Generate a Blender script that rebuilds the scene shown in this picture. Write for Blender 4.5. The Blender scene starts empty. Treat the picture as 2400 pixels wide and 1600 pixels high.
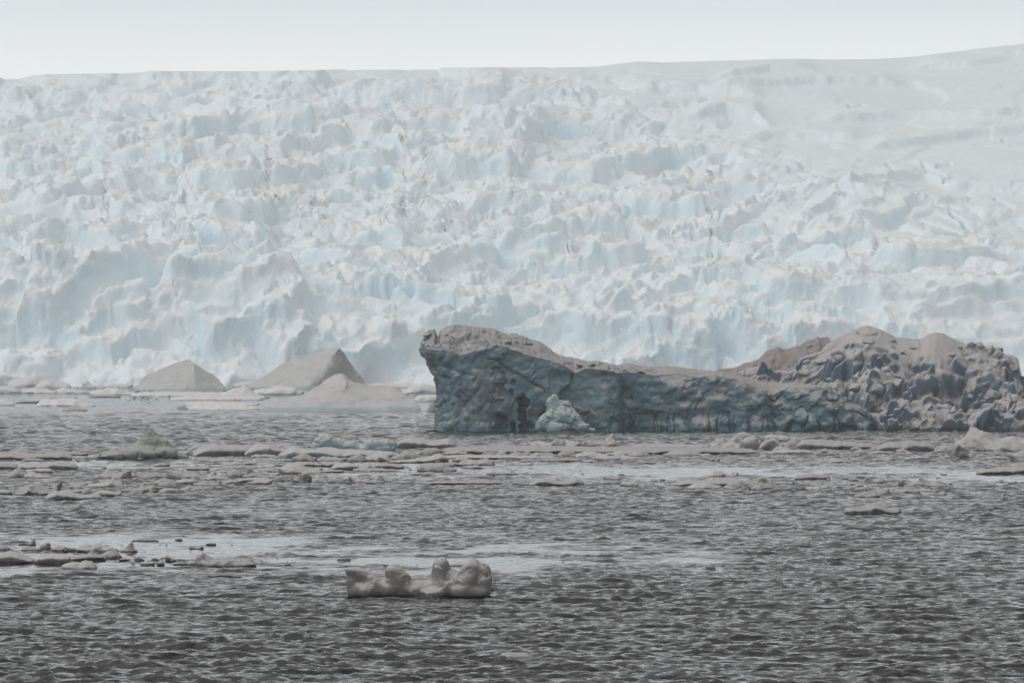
import bpy, math, random
import numpy as np
from mathutils import Vector

# ------------------------------------------------------------------ camera, world, sun, exposure
SC = bpy.context.scene
COL = SC.collection
CAM_H = 8.0            # ship's rail above the water
FPX = 13716.0          # focal length in pixels of a 2400 px wide picture (10 degree lens)
HZ = 860.0             # picture row of the true horizon (hidden behind the glacier)

cd = bpy.data.cameras.new('camera')
cam = bpy.data.objects.new('camera', cd)
COL.objects.link(cam)
cd.sensor_width = 36.0
cd.lens = 36.0 / 2400.0 * FPX
cd.clip_start = 1.0
cd.clip_end = 40000.0
cam.location = (0, 0, CAM_H)
cam.rotation_euler = (math.radians(90) + math.atan((HZ - 800.0) / FPX), 0, 0)
SC.camera = cam

SUN_EL, SUN_AZ = math.radians(55), math.radians(-105)   # azimuth from +Y (away from camera), negative = to the left
world = bpy.data.worlds.new('World')
SC.world = world
world.use_nodes = True
wn = world.node_tree
wn.nodes.clear()
w_out = wn.nodes.new('ShaderNodeOutputWorld')
w_sky = wn.nodes.new('ShaderNodeTexSky')
w_sky.sky_type = 'NISHITA'
w_sky.sun_disc = False
w_sky.sun_elevation = SUN_EL
w_sky.sun_rotation = SUN_AZ
w_sky.air_density = 1.0
w_sky.dust_density = 3.0
w_bg1 = wn.nodes.new('ShaderNodeBackground')
w_bg1.inputs['Strength'].default_value = 0.05
wn.links.new(w_sky.outputs['Color'], w_bg1.inputs['Color'])
# the overcast: a cloud deck, brightest low over the snow, darker overhead, with soft uneven cloud bases
w_tc = wn.nodes.new('ShaderNodeTexCoord')
w_sep = wn.nodes.new('ShaderNodeSeparateXYZ')
wn.links.new(w_tc.outputs['Generated'], w_sep.inputs[0])
w_ramp = wn.nodes.new('ShaderNodeValToRGB')
wn.links.new(w_sep.outputs['Z'], w_ramp.inputs['Fac'])
SKY_STOPS = [(0.0, (1.13, 1.16, 1.165)), (0.050, (1.13, 1.16, 1.165)), (0.066, (0.91, 0.955, 1.005)),
             (0.18, (0.60, 0.60, 0.605)), (0.42, (0.39, 0.385, 0.38)), (1.0, (0.31, 0.305, 0.30))]
cr = w_ramp.color_ramp
while len(cr.elements) < len(SKY_STOPS):
    cr.elements.new(0.5)
for e, (p, c) in zip(cr.elements, SKY_STOPS):
    e.position = p
    e.color = (*c, 1)
w_map = wn.nodes.new('ShaderNodeMapping')
w_map.inputs['Scale'].default_value = (2.2, 2.2, 9.0)
wn.links.new(w_tc.outputs['Generated'], w_map.inputs['Vector'])
w_noise = wn.nodes.new('ShaderNodeTexNoise')
w_noise.inputs['Scale'].default_value = 2.2
w_noise.inputs['Detail'].default_value = 5
wn.links.new(w_map.outputs['Vector'], w_noise.inputs['Vector'])
w_mr = wn.nodes.new('ShaderNodeMapRange')
w_mr.inputs['From Min'].default_value = 0.3
w_mr.inputs['From Max'].default_value = 0.7
w_mr.inputs['To Min'].default_value = 0.95
w_mr.inputs['To Max'].default_value = 1.05
wn.links.new(w_noise.outputs['Fac'], w_mr.inputs['Value'])
w_bg2 = wn.nodes.new('ShaderNodeBackground')
wn.links.new(w_ramp.outputs['Color'], w_bg2.inputs['Color'])
wn.links.new(w_mr.outputs['Result'], w_bg2.inputs['Strength'])
w_mix = wn.nodes.new('ShaderNodeMixShader')
w_mix.inputs['Fac'].default_value = 0.93
wn.links.new(w_bg1.outputs[0], w_mix.inputs[1])
wn.links.new(w_bg2.outputs[0], w_mix.inputs[2])
wn.links.new(w_mix.outputs[0], w_out.inputs['Surface'])

sd = bpy.data.lights.new('sun', 'SUN')
sd.energy = 1.8
sd.angle = math.radians(100)
sd.color = (1.0, 0.985, 0.97)
sun = bpy.data.objects.new('sun', sd)
COL.objects.link(sun)
sdir = Vector((math.sin(SUN_AZ) * math.cos(SUN_EL), math.cos(SUN_AZ) * math.cos(SUN_EL), math.sin(SUN_EL)))
sun.rotation_euler = sdir.to_track_quat('Z', 'Y').to_euler()

SC.view_settings.view_transform = 'Standard'
SC.view_settings.look = 'None'
SC.view_settings.exposure = 0.18
SC.view_settings.gamma = 1.0
SC.view_settings.use_curve_mapping = False

# ------------------------------------------------------------------ helpers
def depth_of(py):                       # distance at which the water shows at picture row py
    return CAM_H * FPX / (py - HZ)

def hash_u(ix, iy, iz, seed):
    h = (ix.astype(np.int64) * 374761393 + iy.astype(np.int64) * 668265263 + iz.astype(np.int64) * 2147483647 + seed * 1274126177) & 0xFFFFFFFF
    h = ((h ^ (h >> 13)) * 1274126177) & 0xFFFFFFFF
    h = ((h ^ (h >> 16)) * 2246822519) & 0xFFFFFFFF
    h = h ^ (h >> 15)
    return h

def hash01(ix, iy, iz, seed):
    return hash_u(ix, iy, iz, seed).astype(np.float64) / 4294967295.0

_G = np.array([(1, 1, 0), (-1, 1, 0), (1, -1, 0), (-1, -1, 0), (1, 0, 1), (-1, 0, 1), (1, 0, -1), (-1, 0, -1),
               (0, 1, 1), (0, -1, 1), (0, 1, -1), (0, -1, -1)], float)

def perlin(p, seed=0):                  # gradient noise about -1..1 at the points p (n, 3)
    i = np.floor(p).astype(np.int64)
    f = p - i
    u = f * f * f * (f * (f * 6 - 15) + 10)
    r = np.zeros(len(p))
    for dx in (0, 1):
        wx = u[:, 0] if dx else 1 - u[:, 0]
        for dy in (0, 1):
            wy = u[:, 1] if dy else 1 - u[:, 1]
            for dz in (0, 1):
                wz = u[:, 2] if dz else 1 - u[:, 2]
                g = _G[hash_u(i[:, 0] + dx, i[:, 1] + dy, i[:, 2] + dz, seed) % 12]
                r += wx * wy * wz * (g[:, 0] * (f[:, 0] - dx) + g[:, 1] * (f[:, 1] - dy) + g[:, 2] * (f[:, 2] - dz))
    return r

def fbm(p, seed=0, octaves=4, gain=0.5):
    r, a, q = np.zeros(len(p)), 1.0, np.array(p, float)
    for k in range(octaves):
        r += a * perlin(q, seed + k * 17)
        a *= gain
        q = q * 2.03 + 11.7
    return r

def P3(x, y, z=0.0):
    x, y, z = np.broadcast_arrays(np.asarray(x, float), np.asarray(y, float), np.asarray(z, float))
    return np.stack([x.ravel(), y.ravel(), z.ravel()], 1)

def worley3(p, seed=0):                 # F1, F2 and a random value of the nearest cell
    i = np.floor(p).astype(np.int64)
    n = len(p)
    f1, f2, rv = np.full(n, 9.0), np.full(n, 9.0), np.zeros(n)
    for dx in (-1, 0, 1):
        for dy in (-1, 0, 1):
            for dz in (-1, 0, 1):
                cx, cy, cz = i[:, 0] + dx, i[:, 1] + dy, i[:, 2] + dz
                d = np.sqrt((cx + hash01(cx, cy, cz, seed) - p[:, 0]) ** 2 + (cy + hash01(cx, cy, cz, seed + 1) - p[:, 1]) ** 2
                            + (cz + hash01(cx, cy, cz, seed + 2) - p[:, 2]) ** 2)
                m = d < f1
                f2 = np.where(m, f1, np.minimum(f2, d))
                rv = np.where(m, hash01(cx, cy, cz, seed + 3), rv)
                f1 = np.where(m, d, f1)
    return f1, f2, rv

def facets(p, seed, tilt=1.0):           # broken plates: each cell a flat plane of its own tilt and height; also the gap to the next cell
    i = np.floor(p).astype(np.int64)
    n = len(p)
    f1, f2 = np.full(n, 9.0), np.full(n, 9.0)
    bc = np.zeros((n, 3), np.int64)
    dl = np.zeros((n, 3))
    for dx in (-1, 0, 1):
        for dy in (-1, 0, 1):
            for dz in (-1, 0, 1):
                cx, cy, cz = i[:, 0] + dx, i[:, 1] + dy, i[:, 2] + dz
                v = np.stack([p[:, 0] - cx - hash01(cx, cy, cz, seed), p[:, 1] - cy - hash01(cx, cy, cz, seed + 1), p[:, 2] - cz - hash01(cx, cy, cz, seed + 2)], 1)
                d = np.sqrt((v ** 2).sum(1))
                m = d < f1
                f2 = np.where(m, f1, np.minimum(f2, d))
                bc = np.where(m[:, None], np.stack([cx, cy, cz], 1), bc)
                dl = np.where(m[:, None], v, dl)
                f1 = np.where(m, d, f1)
    r = [hash01(bc[:, 0], bc[:, 1], bc[:, 2], seed + 3 + k) - 0.5 for k in range(4)]
    h = r[0] + tilt * (r[1] * dl[:, 0] + r[2] * dl[:, 1] + r[3] * dl[:, 2]) * 2.0
    return h, f2 - f1, r[0] + 0.5

def worley2(x, y, seed=0):              # F1, F2, cell ids and cell centres
    ix, iy = np.floor(x).astype(np.int64), np.floor(y).astype(np.int64)
    z0 = np.zeros_like(ix)
    f1, f2 = np.full(x.shape, 9.0), np.full(x.shape, 9.0)
    bx, by, gx, gy = np.zeros_like(ix), np.zeros_like(ix), np.zeros(x.shape), np.zeros(x.shape)
    for dx in (-1, 0, 1):
        for dy in (-1, 0, 1):
            cx, cy = ix + dx, iy + dy
            px = cx + 0.08 + 0.84 * hash01(cx, cy, z0, seed)
            py = cy + 0.08 + 0.84 * hash01(cx, cy, z0, seed + 1)
            d = np.hypot(px - x, py - y)
            m = d < f1
            f2 = np.where(m, f1, np.minimum(f2, d))
            bx, by = np.where(m, cx, bx), np.where(m, cy, by)
            gx, gy = np.where(m, px, gx), np.where(m, py, gy)
            f1 = np.where(m, d, f1)
    return f1, f2, bx, by, gx, gy

def smooth(t):
    t = np.clip(t, 0, 1)
    return t * t * (3 - 2 * t)

def grid_faces(nr, nc, wrap=False):     # quads of a grid of nr rows and nc columns (row-major); wrap closes the columns
    r = np.arange(nr - 1)[:, None]
    c = np.arange(nc if wrap else nc - 1)[None, :]
    c2 = (c + 1) % nc
    a = r * nc + c
    b = r * nc + c2
    d = (r + 1) * nc + c
    e = (r + 1) * nc + c2
    return np.stack([a, b, e, d], -1).reshape(-1, 4)

def mesh_np(name, v, f, smooth_shade=True):
    me = bpy.data.meshes.new(name)
    v = np.ascontiguousarray(v, np.float32)
    f = np.ascontiguousarray(f, np.int32)
    me.vertices.add(len(v))
    me.vertices.foreach_set('co', v.ravel())
    me.loops.add(f.size)
    me.loops.foreach_set('vertex_index', f.ravel())
    me.polygons.add(len(f))
    me.polygons.foreach_set('loop_start', np.arange(0, f.size, f.shape[1], dtype=np.int32))
    if smooth_shade:
        me.polygons.foreach_set('use_smooth', np.ones(len(f), bool))
    me.update(calc_edges=True)
    return me

def link(name, me, mat=None, parent=None, loc=None):
    o = bpy.data.objects.new(name, me)
    COL.objects.link(o)
    if mat is not None and me is not None and not me.materials:
        me.materials.append(mat)
    if parent is not None:
        o.parent = parent
    if loc is not None:
        o.location = loc
    return o

def tag(o, label=None, cat=None, group=None, kind=None):
    if label: o['label'] = label
    if cat: o['category'] = cat
    if group: o['group'] = group
    if kind: o['kind'] = kind
    return o

# ------------------------------------------------------------------ materials
def new_mat(name):
    m = bpy.data.materials.new(name)
    m.use_nodes = True
    nt = m.node_tree
    nt.nodes.clear()
    return m, nt, nt.nodes, nt.links

def N(nt, kind, **kw):
    n = nt.nodes.new(kind)
    for k, v in kw.items():
        n.inputs[k].default_value = v
    return n

def math_node(nt, op, a, b=None, clamp=False):
    n = nt.nodes.new('ShaderNodeMath')
    n.operation = op
    n.use_clamp = clamp
    for k, s in enumerate((a, b)):
        if s is None: continue
        if isinstance(s, (int, float)): n.inputs[k].default_value = s
        else: nt.links.new(s, n.inputs[k])
    return n.outputs[0]

def mix_col(nt, fac, a, b, blend='MIX'):
    n = nt.nodes.new('ShaderNodeMix')
    n.data_type = 'RGBA'
    n.blend_type = blend
    for s, idx in ((fac, 0), (a, 6), (b, 7)):
        if isinstance(s, (int, float)): n.inputs[idx].default_value = s
        elif isinstance(s, tuple): n.inputs[idx].default_value = (*s, 1)
        else: nt.links.new(s, n.inputs[idx])
    return n.outputs[2]

def ice_material(name, snow, ice, lo, hi, noise_m, bump_m, dirt=None, dirt_amt=0.0, wet=0.0, wet_col=(0.05, 0.06, 0.055), bump_h=0.06,
                 blend=0.45, tint=None, vary=0.0):
    """Snow lies where the surface faces up, bare glacier ice shows where it is steep; noise_m / bump_m = feature sizes in metres."""
    m, nt, nodes, links = new_mat(name)
    out = nodes.new('ShaderNodeOutputMaterial')
    bs = N(nt, 'ShaderNodeBsdfPrincipled', Roughness=0.62)
    bs.inputs['Specular IOR Level'].default_value = 0.25
    links.new(bs.outputs[0], out.inputs['Surface'])
    geo = nodes.new('ShaderNodeNewGeometry')
    sep = nodes.new('ShaderNodeSeparateXYZ')
    links.new(geo.outputs['Normal'], sep.inputs[0])
    n1 = N(nt, 'ShaderNodeTexNoise', Scale=1.0 / noise_m, Detail=6.0, Roughness=0.62)
    links.new(geo.outputs['Position'], n1.inputs['Vector'])
    nz = math_node(nt, 'ADD', sep.outputs['Z'], math_node(nt, 'MULTIPLY', math_node(nt, 'SUBTRACT', n1.outputs['Fac'], 0.5), blend * 2))
    mr = N(nt, 'ShaderNodeMapRange', **{'From Min': lo, 'From Max': hi})
    mr.interpolation_type = 'SMOOTHSTEP'
    links.new(nz, mr.inputs['Value'])
    ice_c = ice
    n2 = N(nt, 'ShaderNodeTexNoise', Scale=0.45 / noise_m, Detail=4.0, Roughness=0.6)
    links.new(geo.outputs['Position'], n2.inputs['Vector'])
    if tint is not None:
        f2 = N(nt, 'ShaderNodeMapRange', **{'From Min': 0.42, 'From Max': 0.66})
        links.new(n2.outputs['Fac'], f2.inputs['Value'])
        ice_c = mix_col(nt, f2.outputs[0], ice, tint)
    col = mix_col(nt, mr.outputs[0], ice_c, snow)
    if dirt is not None:
        n3 = N(nt, 'ShaderNodeTexNoise', Scale=1.7 / noise_m, Detail=7.0, Roughness=0.7)
        links.new(geo.outputs['Position'], n3.inputs['Vector'])
        f3 = N(nt, 'ShaderNodeMapRange', **{'From Min': 0.47, 'From Max': 0.62, 'To Max': dirt_amt})
        links.new(n3.outputs['Fac'], f3.inputs['Value'])
        col = mix_col(nt, f3.outputs[0], col, dirt)
    if wet > 0:
        sp = nodes.new('ShaderNodeSeparateXYZ')
        links.new(geo.outputs['Position'], sp.inputs[0])
        zz = math_node(nt, 'ADD', sp.outputs['Z'], math_node(nt, 'MULTIPLY', math_node(nt, 'SUBTRACT', n1.outputs['Fac'], 0.5), wet * 1.6))
        f4 = N(nt, 'ShaderNodeMapRange', **{'From Min': wet * 0.6, 'From Max': wet * 1.2, 'To Min': 1.0, 'To Max': 0.0})
        links.new(zz, f4.inputs['Value'])
        col = mix_col(nt, f4.outputs[0], col, wet_col)
        ro = N(nt, 'ShaderNodeMapRange', **{'To Min': 0.62, 'To Max': 0.3})
        links.new(f4.outputs[0], ro.inputs['Value'])
        links.new(ro.outputs[0], bs.inputs['Roughness'])
    oi = nodes.new('ShaderNodeObjectInfo')      # no two pieces of ice are quite equally white
    vr = N(nt, 'ShaderNodeMapRange', **{'To Min': 1.0 - vary, 'To Max': 1.0 + vary * 0.7})
    links.new(oi.outputs['Random'], vr.inputs['Value'])
    sc = nodes.new('ShaderNodeVectorMath')
    sc.operation = 'SCALE'
    links.new(col, sc.inputs[0])
    links.new(vr.outputs[0], sc.inputs['Scale'])
    col = sc.outputs[0]
    links.new(col, bs.inputs['Base Color'])
    nb = N(nt, 'ShaderNodeTexNoise', Scale=1.0 / bump_m, Detail=7.0, Roughness=0.65)
    links.new(geo.outputs['Position'], nb.inputs['Vector'])
    bp = N(nt, 'ShaderNodeBump', Strength=0.7, Distance=bump_h)
    links.new(nb.outputs['Fac'], bp.inputs['Height'])
    links.new(bp.outputs[0], bs.inputs['Normal'])
    return m

M_GLACIER = ice_material('glacier_snow_and_ice', (0.82, 0.868, 0.89), (0.72, 0.87, 0.945), 0.0, 0.88, 9.0, 3.5, bump_h=0.8, blend=0.25,
                         tint=(0.84, 0.90, 0.93))
M_BERG = ice_material('old_berg_ice', (0.335, 0.316, 0.303), (0.078, 0.145, 0.185), 0.42, 0.95, 2.6, 0.5, dirt=(0.18, 0.175, 0.17), dirt_amt=0.28,
                      wet=0.9, wet_col=(0.055, 0.125, 0.155), bump_h=0.16, blend=0.20, tint=(0.125, 0.168, 0.188))  # cloud shade over the near ice is put into this low albedo
M_MOUND = ice_material('rubble_berg_ice', (0.38, 0.36, 0.348), (0.10, 0.165, 0.235), -0.12, 0.42, 2.6, 0.6, wet=0.6, wet_col=(0.07, 0.11, 0.10), bump_h=0.12, blend=0.26,
                       tint=(0.19, 0.24, 0.29))  # darker than glacier snow: cloud shade painted into the colours
M_SHADE = ice_material('shaded_dirty_ridge_ice', (0.24, 0.215, 0.20), (0.17, 0.16, 0.15), 0.1, 0.8, 1.2, 0.5, bump_h=0.15)  # brown dirt and the ridge's shade, both painted into one dark colour
M_TENT = ice_material('smooth_berg_snow', (0.465, 0.457, 0.45), (0.22, 0.23, 0.24), 0.50, 0.74, 5.0, 1.1, bump_h=0.25, blend=0.12, dirt=(0.33, 0.325, 0.32), dirt_amt=0.55, wet=0.9, wet_col=(0.27, 0.34, 0.36))  # snow colour darkened to stand in for cloud shade on the near bergs
M_FLOE = ice_material('sea_ice_snow', vary=0.17, snow=(0.385, 0.374, 0.362), ice=(0.15, 0.147, 0.14), lo=0.2, hi=0.72, noise_m=0.5, bump_m=0.22, bump_h=0.05, blend=0.22, wet=0.10, wet_col=(0.055, 0.05, 0.045))  # floe snow also carries the cloud shade in its colour
M_PALE = ice_material('far_brash_snow', (0.62, 0.61, 0.60), (0.38, 0.40, 0.41), 0.15, 0.7, 1.5, 0.5, bump_h=0.08, blend=0.2)
M_BLUE = ice_material('blue_growler_ice', (0.43, 0.42, 0.405), (0.22, 0.315, 0.345), 0.15, 0.8, 0.7, 0.3, bump_h=0.05, blend=0.16, wet=0.06, wet_col=(0.13, 0.19, 0.20))
M_GREY = ice_material('clear_grey_ice', (0.32, 0.32, 0.30), (0.19, 0.215, 0.205), 0.0, 0.8, 0.6, 0.25, bump_h=0.05, blend=0.3, wet=0.12, wet_col=(0.09, 0.10, 0.09))
M_DARK = ice_material('wet_dark_ice', (0.22, 0.21, 0.20), (0.11, 0.105, 0.10), 0.1, 0.8, 0.4, 0.2, bump_h=0.04, blend=0.3)

def water_material():
    m, nt, nodes, links = new_mat('sea_water')
    out = nodes.new('ShaderNodeOutputMaterial')
    bs = N(nt, 'ShaderNodeBsdfPrincipled', Roughness=0.03, IOR=1.333)
    bs.inputs['Base Color'].default_value = (0.005, 0.0042, 0.0038, 1)
    links.new(bs.outputs[0], out.inputs['Surface'])
    geo = nodes.new('ShaderNodeNewGeometry')
    at = nodes.new('ShaderNodeAttribute')
    at.attribute_name = 'chop'          # how ruffled the water is: calm in the slicks between the floes
    mp = N(nt, 'ShaderNodeMapping')
    mp.inputs['Scale'].default_value = (0.62, 1.0, 1.0)
    links.new(geo.outputs['Position'], mp.inputs['Vector'])
    a = N(nt, 'ShaderNodeTexNoise', Scale=3.2, Detail=3.0, Roughness=0.55)
    b = N(nt, 'ShaderNodeTexNoise', Scale=0.9, Detail=3.0, Roughness=0.5)
    links.new(mp.outputs[0], a.inputs['Vector'])
    links.new(mp.outputs[0], b.inputs['Vector'])
    h = math_node(nt, 'ADD', math_node(nt, 'MULTIPLY', a.outputs['Fac'], 0.075), math_node(nt, 'MULTIPLY', b.outputs['Fac'], 0.12))
    h = math_node(nt, 'MULTIPLY', h, at.outputs['Fac'])
    bp = N(nt, 'ShaderNodeBump', Strength=1.0, Distance=1.0)
    links.new(h, bp.inputs['Height'])
    links.new(bp.outputs[0], bs.inputs['Normal'])
    return m
M_WATER = water_material()

# ------------------------------------------------------------------ the sea
def chop_mask(x, y):
    """Ruffled water 1, slicks near 0. World-space patches; the drifting floes calm the water round them."""
    px = 1200 + x / np.maximum(y, 1) * FPX
    r = 1.0 + 0 * x
    n = fbm(P3(x / 14.0, y / 60.0, 0), 5, 3).reshape(x.shape)
    n2 = fbm(P3(x / 4.5, y / 7.0, 3), 9, 4).reshape(x.shape)
    def band(d0, d1, x0, x1, amt, soft=0.12, xs=3.0):
        fd = smooth((y - d0) / (soft * d0) + 0.5) * smooth((d1 - y) / (soft * d1) + 0.5)
        fx = smooth((x - x0) / xs + 0.5) * smooth((x1 - x) / xs + 0.5)
        k = fd * fx * amt
        return 1 - np.clip(k * (0.80 + 1.5 * n + 1.6 * n2), 0, 0.86)
    r = r * band(470, 520, -60, -1, 0.95)         # between the spired hump and the drift
    r = r * band(425, 475, -18, 6, 1.0)           # white water in front of the drift
    r = r * band(412, 472, 2, 60, 0.9)
    r = r * band(228, 276, -40, 1, 0.95, 0.14)   # slick by the near floes
    r = r * band(232, 270, -3, 9, 0.55, 0.14)
    r = r * (1.0 + 0.28 * n + 0.12 * n2)
    return np.clip(r, 0.21, 1.5)

def build_sea():
    rng = np.random.RandomState(3)
    d = [12.0]
    while d[-1] < 2700:
        q = d[-1]
        if q < 118: s = 6.0
        elif q < 300: s = 0.118 + (q - 118) * 0.0009
        elif q < 900: s = 0.29 + (q - 300) * 0.0011
        else: s = 0.95 + (q - 900) * 0.004
        d.append(q + s)
    d += [3400, 5000, 9000, 16000]
    d = np.array(d)
    core = np.linspace(-0.104, 0.104, 380)
    side = np.array([0.112, 0.13, 0.15, 0.18, 0.23, 0.3, 0.42, 0.6, 0.9, 1.3])
    tan_a = np.concatenate([-side[::-1], core, side])
    Y = np.repeat(d[:, None], len(tan_a), 1)
    X = Y * tan_a[None, :]
    step = np.gradient(d)[:, None]
    mask = chop_mask(X, Y)
    Z = np.zeros_like(X)
    dx = 0.208 / 380 * Y
    for k in range(150):
        lam = 0.30 * (4.5 / 0.30) ** ((k + rng.rand()) / 150.0)
        th = rng.normal(0, 0.48) + 0.08
        kx, ky = math.sin(th) * 2 * math.pi / lam, math.cos(th) * 2 * math.pi / lam
        slope = 0.056 if lam < 0.8 else (0.027 if lam < 2.0 else 0.016)
        amp = slope * lam / (2 * math.pi)
        ly = 2 * math.pi / max(abs(ky), 1e-6)
        lx = 2 * math.pi / max(abs(kx), 1e-6)
        fade = smooth((ly / step - 1.5) / 1.0) * smooth((lx / dx - 1.6) / 1.0)
        rows_on = np.nonzero(fade.max(1) > 0.01)[0]
        if not len(rows_on): continue
        a, b = rows_on[0], rows_on[-1] + 1
        Xs, Ys = X[a:b], Y[a:b]
        ph = kx * Xs + ky * Ys + rng.rand() * 6.283
        # groups: each train comes and goes over some metres
        gx, gy = rng.normal(0, 1.0) / lam, rng.normal(0, 0.5) / lam
        grp = 0.5 + 0.5 * np.sin(gx * Xs + gy * Ys + rng.rand() * 6.28)
        sn = np.sin(ph)
        Z[a:b] += fade[a:b] * amp * 1.6 * (1 + 1.0 * smooth((Ys - 220) / 520.0)) * grp * (sn - 0.25 * np.cos(2 * ph))
    Z *= np.clip(mask, 0, 1.3) * (np.abs(tan_a)[None, :] < 0.1045) * (Y > 100) * (Y < 2700)
    v = np.stack([X.ravel(), Y.ravel(), Z.ravel()], 1)
    me = mesh_np('sea', v, grid_faces(len(d), len(tan_a)))
    at = me.attributes.new('chop', 'FLOAT', 'POINT')
    at.data.foreach_set('value', np.ascontiguousarray(mask.ravel(), np.float32))
    o = link('sea', me, M_WATER)
    tag(o, 'dark grey rippled sea with pale slicks between the floes', kind='structure')
    # the rest of the sea behind the ship
    r2 = np.array([0.0, 12.0])
    back = [(-16000, -16000, 0), (16000, -16000, 0), (16 * 1.0, 12.0, 0), (-16 * 1.0, 12.0, 0)]
    v2 = np.array([(-16000 * 1.3, 16000, 0), (-16000 * 1.3, -16000, 0), (16000 * 1.3, -16000, 0), (16000 * 1.3, 16000, 0), (12 * 1.3, 12, 0), (-12 * 1.3, 12, 0)], float)
    me2 = bpy.data.meshes.new('open_water')
    me2.from_pydata([tuple(p) for p in v2], [], [(0, 1, 5), (1, 2, 4, 5), (2, 3, 4)])
    me2.materials.append(M_WATER)
    at2 = me2.attributes.new('chop', 'FLOAT', 'POINT')
    at2.data.foreach_set('value', np.ones(6, np.float32))
    o2 = bpy.data.objects.new('open_water', me2)
    COL.objects.link(o2)
    tag(o2, kind='structure')
build_sea()

# ------------------------------------------------------------------ the glacier
SKYLINE = [(-400, 196), (0, 182), (80, 178), (110, 175), (330, 171), (345, 167), (600, 168), (800, 163), (1100, 159), (1400, 154), (1490, 142), (1560, 145), (1800, 139),
           (2050, 137), (2170, 130), (2280, 116), (2400, 103), (2800, 60)]
D0, D1 = 2450.0, 3120.0

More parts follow.
